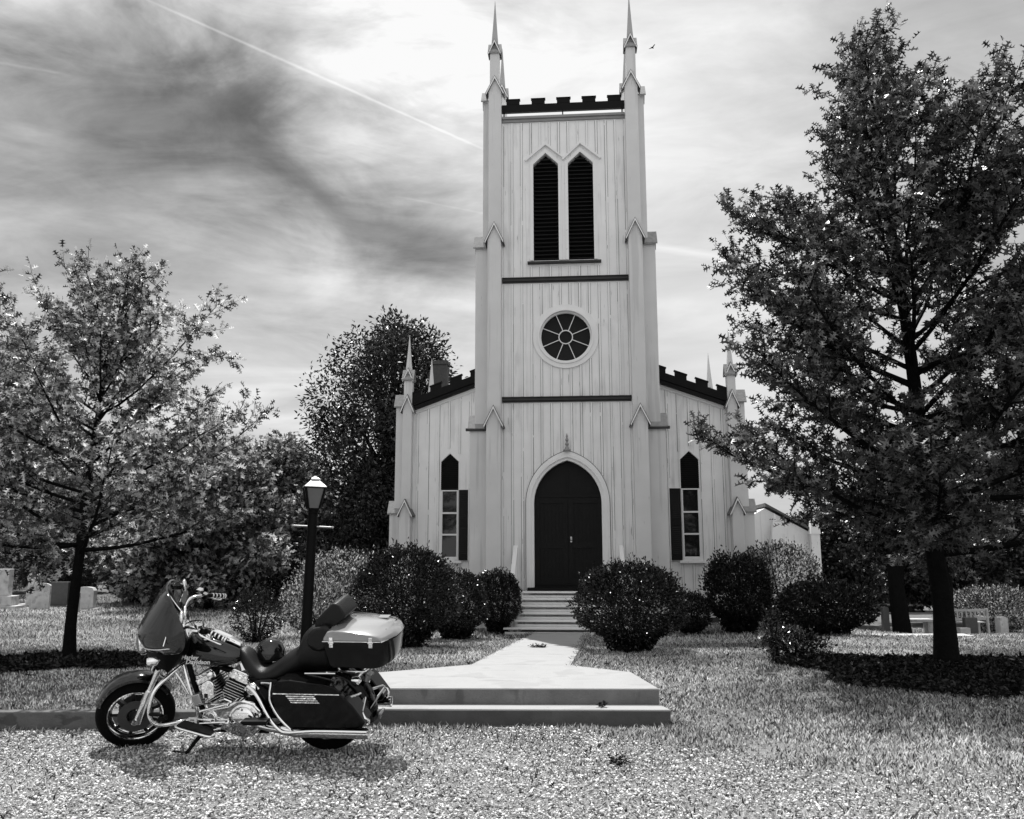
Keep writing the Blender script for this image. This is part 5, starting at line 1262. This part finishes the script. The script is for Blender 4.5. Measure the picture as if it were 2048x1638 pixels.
    b = MB(); b.obox((.02, 0, .34), (.34, .24, .18)); b.obox((.36, 0, .38), (.28, .28, .26)); eng = b.build('engine', M['dullmetal'], t, bevel=.03)
    for ang, x0 in ((-27, -.045), (22, .045)):
        c0 = Vector((x0, 0, .40)); d = Vector((math.sin(R(ang)), 0, math.cos(R(ang)))); rot = Matrix.Rotation(R(ang), 3, 'Y')
        b = MB(); b.cyl(c0, c0 + d * .21, .072, n=20)
        cy = b.build('cylinder', M['satin'], eng, smooth=40)
        f = MB(); e = MB()
        for k in range(9):
            p = c0 + d * (.018 + k * .0225); rr = .108 if k < 6 else .10
            f.obox(p, (rr * 1.72, rr * 2.1, .0050), (0, R(ang), 0))
            for sy in (-1,): e.obox(p + Vector((0, sy * rr * 1.05, 0)), (rr * 1.70, .003, .0075), (0, R(ang), 0))
        f.build('cooling_fins', M['fin'], cy); e.build('fin_edges', M['finedge'], cy)
        b = MB(); b.obox(c0 + d * .245, (.19, .21, .06), (0, R(ang), 0)); b.obox(c0 + d * .285, (.16, .19, .035), (0, R(ang), 0)); b.build('rocker_cover', M['chrome'], cy, bevel=.014, seg=3)
        for q in (-.06, -.02, .03, .07): 
            b = MB(); pp = c0 + d * .285 + rot @ Vector((q, -.10, 0)); b.cyl(pp, pp + Vector((0, -.012, 0)), .009, n=6); b.build('bolt', M['chrome'], cy)
        b = MB()
        p0 = c0 + d * .02 + Vector((0, .12, 0)); b.cyl(p0, p0 + d * .2, .014, n=8); b.build('pushrod_tube', M['chrome'], cy, smooth=40)
    # horn cover between the cylinders
    b = MB(); b.prism([(-.125, .50), (-.135, .60), (-.12, .628), (-.085, .648), (-.045, .642), (-.022, .615), (-.018, .52), (-.03, .505)], -.235, -.20); hc = b.build('horn_cover', M['chrome'], t, bevel=.012, seg=3)
    b = MB(); b.box(-.105, -.075, -.238, -.2355, .505, .54); b.build('slot', M['dark'], hc)
    b = MB(); b.sphere((-.07, -.19, .685), (.034, .03, .034), 12, 8); b.tube([(-.07, -.2, .65), (-.07, -.19, .69)], .014, 8); b.build('horn_bracket', M['chrome'], hc, smooth=50)
    b = MB(); b.tube([(-.19, -.17, .43), (.15, -.17, .435)], .008, 6); b.tube([(-.06, -.15, .43), (.03, -.16, .47)], .008, 6); b.tube([(.03, -.16, .47), (.12, -.15, .43)], .008, 6); b.build('shift_linkage', M['chrome'], eng)
    # primary cover
    prim = [(-.12, .345), (-.10, .405), (-.02, .43), (.10, .455), (.16, .49), (.25, .505), (.34, .485), (.40, .42), (.41, .34), (.385, .255), (.32, .205), (.24, .19), (.15, .215), (.08, .25), (-.03, .275), (-.10, .30)]
    b = MB(); b.prism(prim, -.275, -.17); pr = b.build('primary_cover', M['chrome'], eng, bevel=.03, seg=4)
    b = MB(); b.lathe([(.0, -.315), (.085, -.314), (.105, -.300), (.112, -.276), (.112, -.27)], (.255, 0, .345), 'Y', 40); b.lathe([(.113, -.29), (.128, -.285), (.128, -.276), (.113, -.276)], (.255, 0, .345), 'Y', 40, closed=True); b.build('clutch_cover', M['chrome'], pr, smooth=45)
    for k in range(5):
        a = R(72 * k + 90); b = MB(); b.cyl((.255 + .095 * math.cos(a), -.316, .345 + .095 * math.sin(a)), (.255 + .095 * math.cos(a), -.300, .345 + .095 * math.sin(a)), .008, n=8); b.build('bolt', M['dullmetal'], pr)
    b = MB(); b.lathe([(0, -.30), (.05, -.298), (.06, -.285), (.06, -.27)], (-.04, 0, .355), 'Y', 24); b.build('inspection_cover', M['chrome'], pr, smooth=45)
    b = MB()
    b.tube([(-.12, -.29, .41), (.12, -.29, .475)], .012, 8); b.tube([(-.12, -.30, .315), (.10, -.30, .330)], .009, 8); b.tube([(-.17, -.29, .35), (-.02, -.31, .345)], .008, 8); b.tube([(-.02, -.33, .262), (.07, -.33, .29)], .010, 8)
    b.build('shift_rod', M['chrome'], eng, smooth=50)
    b = MB(); b.lathe([(.0, -.25), (.03, -.25), (.045, -.24), (.05, -.2), (.05, -.16)], (.31, 0, .58), 'Y', 24); b.tube([(.24, -.2, .57), (.30, -.22, .62), (.36, -.21, .58)], .014, 8, sub=3); b.build('transmission_cover', M['chrome'], eng, smooth=50)
    b = MB(); b.obox((-.205, -.14, .46), (.075, .07, .10), (0, R(-18), 0)); b.build('regulator', M['dullmetal'], eng, bevel=.01)
    # rider foot boards
    b = MB(); b.prism([(-.27, .330), (-.25, .345), (.04, .275), (.03, .262), (-.25, .312)], -.43, -.30)
    fb = b.build('footboard', M['satin'], t, bevel=.008)
    b = MB(); b.tube([(-.25, -.30, .335), (-.27, -.36, .337), (-.255, -.43, .333), (-.10, -.44, .295), (.03, -.435, .262), (.045, -.38, .262)], .010, 8, sub=3); b.build('footboard_rim', M['chrome'], fb, smooth=50)
    b = MB(); b.prism([(-.25, .330), (.03, .265), (.03, .26), (-.25, .325)], .30, .43); b.build('footboard', M['satin'], t, bevel=.004)
    b = MB(); b.prism([(.30, .395), (.315, .405), (.52, .41), (.53, .40), (.515, .375), (.33, .372)], -.46, -.37); pb = b.build('passenger_board', M['satin'], t, bevel=.008)
    b = MB(); b.tube([(.40, -.38, .385), (.42, -.2, .36)], .014, 8); b.build('bracket', M['satin'], pb)
    # kick stand
    b = MB(); b.tube([(-.10, -.14, .20), (-.18, -.20, .16), (-.235, -.29, .075), (-.27, -.31, .062)], [.018, .018, .015, .02], 8, sub=3); b.tube([(-.25, -.30, .066), (-.38, -.27, .065)], .009, 6); b.build('kickstand', M['satin'], t, smooth=60)
    # crash bar
    cbp = [(-.345, -.05, .74), (-.40, -.16, .70), (-.49, -.30, .60), (-.525, -.345, .48), (-.53, -.35, .39), (-.50, -.34, .325), (-.44, -.31, .30), (-.32, -.22, .295), (-.22, -.10, .28)]
    b = MB(); b.tube(cbp, .0155, 10, sub=5); b.tube([(x, -y, z) for x, y, z in cbp], .0155, 10, sub=5)
    b.build('crash_bar', M['chrome'], t, smooth=60)
    b = MB(); b.tube([(-.355, -.09, .73), (-.29, -.13, .56), (-.235, -.14, .40), (-.215, -.13, .30)], .014, 8, sub=4); b.tube([(-.43, -.15, .73), (-.36, -.14, .62), (-.30, -.13, .50)], .010, 8, sub=3); b.build('down_tube', M['chrome'], t, smooth=60)
    b = MB(); b.tube([(-.53, -.35, .405), (-.45, -.37, .41), (-.40, -.38, .405)], .015, 8); b.obox((-.395, -.38, .385), (.05, .06, .035)); b.build('highway_peg', M['satin'], t, smooth=40)
    b = MB(); b.box(-.213, -.145, -.302, -.298, .300, .365); tg = b.build('sticker_plate', M['white'], t)
    text('12', .050, (-.200, -.3035, .356), (R(90), R(90), 0), 'dark', 'sticker_lettering', tg, shear=0, ext=.0004)
    # exhaust header shields and long mufflers
    for sy in (-1, 1):
        b = MB(); b.tube([(.60, sy * .335, .295), (.72, sy * .345, .285), (1.22, sy * .345, .285), (1.33, sy * .345, .285)], [.034, .043, .043, .045], 18)
        b.lathe([(.045, 1.33), (.038, 1.332), (.034, 1.30), (.045, 1.30)], (0, sy * .345, .285), 'X', 18, closed=True)
        mu = b.build('muffler', M['chrome'], t, smooth=45)
        b = MB(); b.tube([(.10, sy * .16, .44), (.20, sy * .22, .36), (.40, sy * .28, .30), (.60, sy * .335, .295)], [.024, .024, .028, .033], 12, sub=4); b.build('exhaust_pipe', M['chrome'], mu, smooth=50)
    # saddle bags
    bp = [(.535, .607), (1.115, .615), (1.215, .52), (1.315, .385), (1.29, .350), (1.10, .335), (.70, .335), (.645, .37), (.565, .50)]
    lp_ = [(.535, .612), (.545, .66), (.60, .712), (.70, .722), (.84, .706), (1.0, .690), (1.075, .672), (1.115, .640), (1.118, .620)]
    for sy in (-1, 1):
        y0, y1 = sorted((sy * .185, sy * .395)); b = MB(); b.prism(bp, y0, y1); sb = b.build('saddlebag', M['gloss'], t, bevel=.03, seg=4)
        b = MB(); b.prism(lp_, y0 - (.006 if sy < 0 else 0), y1 + (.006 if sy > 0 else 0)); b.build('saddlebag_lid', M['gloss'], sb, bevel=.026, seg=4)
        yo = sy * .399; b = MB()
        b.box(.56, 1.11, min(yo, yo - sy * .006), max(yo, yo - sy * .006), .608, .6165); b.build('trim_strip', M['chrome'], sb)
        for k in range(4):
            b = MB(); zz = .600 - k * .0165; x0 = .675 + k * .013; b.hexa([(x0, yo - .002, zz - .010), (x0 + .235, yo - .002, zz - .010), (x0 + .235, yo + .002, zz - .010), (x0, yo + .002, zz - .010), (x0 - .008, yo - .003, zz), (x0 + .227, yo - .003, zz), (x0 + .227, yo + .003, zz), (x0 - .008, yo + .003, zz)]); b.build('emblem_bar', M['chrome'], sb)
        b = MB(); b.prism([(1.135, .575), (1.165, .575), (1.305, .40), (1.295, .37)], sy * .25 - .05, sy * .25 + .05); b.build('reflector', M['lens'], sb, bevel=.008) if sy > 0 else None
        b = MB(); b.tube([(1.165, -.30 * -sy * -1, .555), (1.26, sy * .30, .44), (1.315, sy * .30, .375), (1.30, sy * .30, .345)], .016, 8, sub=2); b.build('bag_guard', M['chrome'], sb, smooth=50)
    b = MB(); b.tube([(.290, -.26, .615), (.36, -.29, .575), (.42, -.32, .515), (.52, -.375, .395), (.60, -.39, .318), (.68, -.40, .300), (.9, -.40, .315), (1.33, -.40, .318)], .0145, 10, sub=4); b.build('guard_rail', M['chrome'], t, smooth=60)
    b = MB(); b.tube([(.505, -.30, .665), (.520, -.36, .60), (.530, -.375, .53), (.60, -.39, .42), (.70, -.40, .325)], .0105, 8, sub=4); b.build('guard_rail', M['chrome'], t, smooth=60)
    b = MB(); b.tube([(.40, -.25, .645), (.50, -.26, .645)], .008, 6); b.build('side_trim', M['chrome'], t); b = MB(); b.tube([(.76, -.21, .713), (1.02, -.21, .716)], .009, 6); b.build('side_trim', M['chrome'], t)
    for ya in (-.205, .17): b = MB(); b.prism([(.30, .64), (.52, .66), (.56, .50), (.62, .36), (.50, .34), (.42, .45)], ya, ya + .035); b.build('side_cover', M['gloss'], t, bevel=.016, seg=3)
    # seat
    secs = [(.115, .05, .86, .80), (.15, .085, .872, .73), (.20, .115, .845, .655), (.26, .135, .775, .60), (.33, .15, .705, .578), (.40, .165, .715, .585), (.48, .175, .775, .605), (.56, .18, .835, .64), (.63, .17, .868, .665), (.675, .16, .90, .68), (.695, .155, .985, .685), (.73, .155, 1.035, .69), (.80, .16, 1.075, .69), (.88, .16, 1.085, .69), (.96, .15, 1.05, .70)]
    rings = []
    for x, w, zt, zb in secs:
        ring = []; n = 18
        for k in range(n):
            a = 2 * PI * k / n; ca, sa = math.cos(a), math.sin(a)
            ring.append((x, w * math.copysign(abs(ca) ** .6, ca) * (1 - .10 * max(0, sa)), (zt + zb) / 2 + (zt - zb) / 2 * math.copysign(abs(sa) ** .75, sa)))
        rings.append(ring)
    b = MB(); b.loft(rings); st = b.build('seat', M['leather'], t, smooth=70, sub=2)
    b = MB(); b.tube([(x, -.165 if x < .75 else -.16, z) for x, z in ((.24, .64), (.34, .60), (.46, .63), (.58, .68), (.66, .69))], .005, 6, sub=4); b.build('piping', M['leather'], st, smooth=50)
    # passenger wrap cushion and back rest
    rings = []
    for i in range(-8, 9):
        s = abs(i) / 8; y = i / 8 * .235; q = (1 - s ** 4 * .35)
        rings.append([(.76 + .02 * (1 - q), y, .93), (.80, y, 1.05 + .03 * q), (.87, y, 1.105 * q + 1.06 * (1 - q)), (.95, y, 1.13 * q + 1.08 * (1 - q)), (1.0, y, 1.10), (1.0, y, .93), (.90, y, .88)])
    b = MB(); b.loft(rings); b.build('cushion', M['leather'], st, smooth=70, sub=1)
    b = MB(); b.prism([(.835, 1.09), (.855, 1.15), (.985, 1.275), (1.02, 1.285), (1.055, 1.262), (1.105, 1.19), (1.10, 1.165), (.985, 1.075), (.90, 1.05)], -.165, .165); b.build('backrest', M['leather'], t, bevel=.035, seg=4, smooth=50)
    # travel box
    def shell(pr, y_in, name, m, parent, bulge, bev):
        rings = []
        for y, ins in ((-.30, .022), (-.288, .004), (-.26, 0), (-.13, -.0), (0, 0), (.13, 0), (.26, 0), (.288, .004), (.30, .022)):
            cxm = sum(p[0] for p in pr) / len(pr); czm = sum(p[1] for p in pr) / len(pr); bl = bulge * (1 - (abs(y) / .30) ** 2.4)
            rings.append([(p[0] + (cxm - p[0]) * ins * 2 + (bl * p[2]), y, p[1] + (czm - p[1]) * ins * 2 + (p[3] * (1 - (abs(y) / .3) ** 2))) for p in pr])
        b = MB(); b.loft(rings); return b.build(name, m, parent, smooth=38, bevel=bev, seg=3)
    body = [(.948, 1.006, 0, 0), (.985, .86, 0, 0), (.998, .815, 0, 0), (1.03, .795, 0, 0), (1.36, .79, .6, 0), (1.418, .80, 1, 0), (1.432, .85, 1.1, 0), (1.432, 1.006, 1.5, 0)]
    lid = [(.948, 1.012, 0, 0), (.955, 1.035, 0, 0), (.985, 1.082, 0, .012), (1.03, 1.095, 0, .02), (1.20, 1.083, 0, .03), (1.395, 1.052, .8, .03), (1.43, 1.035, 1.3, .012), (1.440, 1.012, 1.5, 0)]
    bx = shell(body, 0, 'travel_box', M['gloss'], t, .065, .006)
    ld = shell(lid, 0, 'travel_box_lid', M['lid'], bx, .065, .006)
    b = MB(); b.tube([(1.438, -.297, 1.010), (1.455, -.26, 1.010), (1.49, -.14, 1.010), (1.506, 0, 1.010), (1.49, .14, 1.010), (1.455, .26, 1.010), (1.438, .297, 1.010)], .008, 6, sub=3); b.tube([(.950, -.302, 1.009), (1.43, -.302, 1.009)], .003, 6); b.build('lid_trim', M['chrome'], bx, smooth=50)
    b = MB(); b.box(1.02, 1.40, -.22, -.208, 1.088, 1.096) if False else b.box(1.30, 1.39, .10, .19, 1.0955, 1.0985); b.build('lid_badge', M['lid'], ld, bevel=.004)
    b = MB(); b.tube([(1.06, -.22, 1.096), (1.35, -.22, 1.070), (1.44, -.15, 1.070), (1.455, .15, 1.070), (1.36, .23, 1.075), (1.06, .23, 1.105), (1.02, .12, 1.118), (1.02, -.12, 1.118), (1.06, -.22, 1.096)], .0035, 5); b.build('lid_piping', M['satin'], ld)
    for x in (1.025, 1.352):
        b = MB(); b.box(x - .016, x + .016, -.312, -.301, 1.012, 1.045); b.box(x - .022, x + .022, -.314, -.301, .995, 1.0115); b.box(x - .016, x + .016, -.312, -.301, .962, .9945); b.build('latch', M['chrome'], bx, bevel=.003)
    b = MB(); b.box(1.00, 1.335, -.19, .19, .757, .782); rk = b.build('luggage_rack', M['chrome'], t, bevel=.006)
    for yy in (-.14, .14):
        b = MB(); b.tube([(1.02, yy, .76), (1.05, yy, .715), (1.22, yy, .71), (1.30, yy, .755)], .010, 6, sub=3); b.tube([(1.05, yy, .71), (.92, yy, .70)], .012, 6); b.build('rack_bracket', M['chrome'], rk, smooth=50)
    # rear lamps, plate, turn signals
    b = MB(); b.obox((1.235, 0, .625), (.05, .12, .07), (0, R(30), 0)); b.build('tail_light', M['lens'], t, bevel=.012, seg=3)
    b = MB(); b.tube([(1.18, -.17, .655), (1.18, .17, .655)], .012, 8)
    for sy in (-1, 1): b.lathe([(0, 1.15), (.028, 1.155), (.036, 1.18), (.034, 1.215), (.0, 1.235)], (0, sy * .19, .655), 'X', 16)
    b.build('rear_light_bar', M['chrome'], t, smooth=50)
    b = MB(); b.obox((1.305, 0, .445), (.008, .20, .12), (0, R(33), 0)); pl = b.build('number_plate', M['plate'], t)
    b = MB(); b.obox((1.300, 0, .445), (.006, .215, .135), (0, R(33), 0)); b.build('plate_frame', M['chrome'], pl)
    b = MB(); b.obox((1.335, 0, .315), (.03, .14, .05), (0, R(8), 0)); b.build('fender_tip_light', M['lens'], t, bevel=.01)
    b = MB(); b.tube([(1.22, -.10, .78), (1.23, -.10, .60), (1.24, -.1, .43)], .0018, 4); b.build('aerial_wire', M['satin'], t)
    return t
motorcycle()
def helmet():
    t = thing('helmet', 'glossy black half helmet resting on the motorcycle saddle', 'helmet', (-2.10, 7.63, .75), (R(4), R(-6), R(-10)))
    b = MB(); b.lathe([(.0, .155), (.045, .150), (.085, .130), (.112, .095), (.125, .05), (.127, .0), (.120, -.02), (.116, -.02), (.112, .02), (.09, .06), (0, .10)], (0, 0, 0), 'Z', 36)
    b.build('shell', M['gloss_top'], t, smooth=50)
    b = MB(); b.lathe([(.114, -.026), (.128, -.028), (.130, -.018), (.126, -.012), (.116, -.012)], (0, 0, 0), 'Z', 36, closed=True); b.build('rim', M['rubber'], t, smooth=50)
    b = MB(); b.tube([(.08, -.09, -.02), (.15, -.08, -.035), (.21, -.02, -.03), (.25, .02, -.01)], .007, 6, sub=4); b.tube([(.08, .09, -.02), (.14, .05, -.04), (.20, .0, -.035)], .007, 6, sub=4); b.build('chin_strap', M['satin'], t, smooth=50)
helmet()
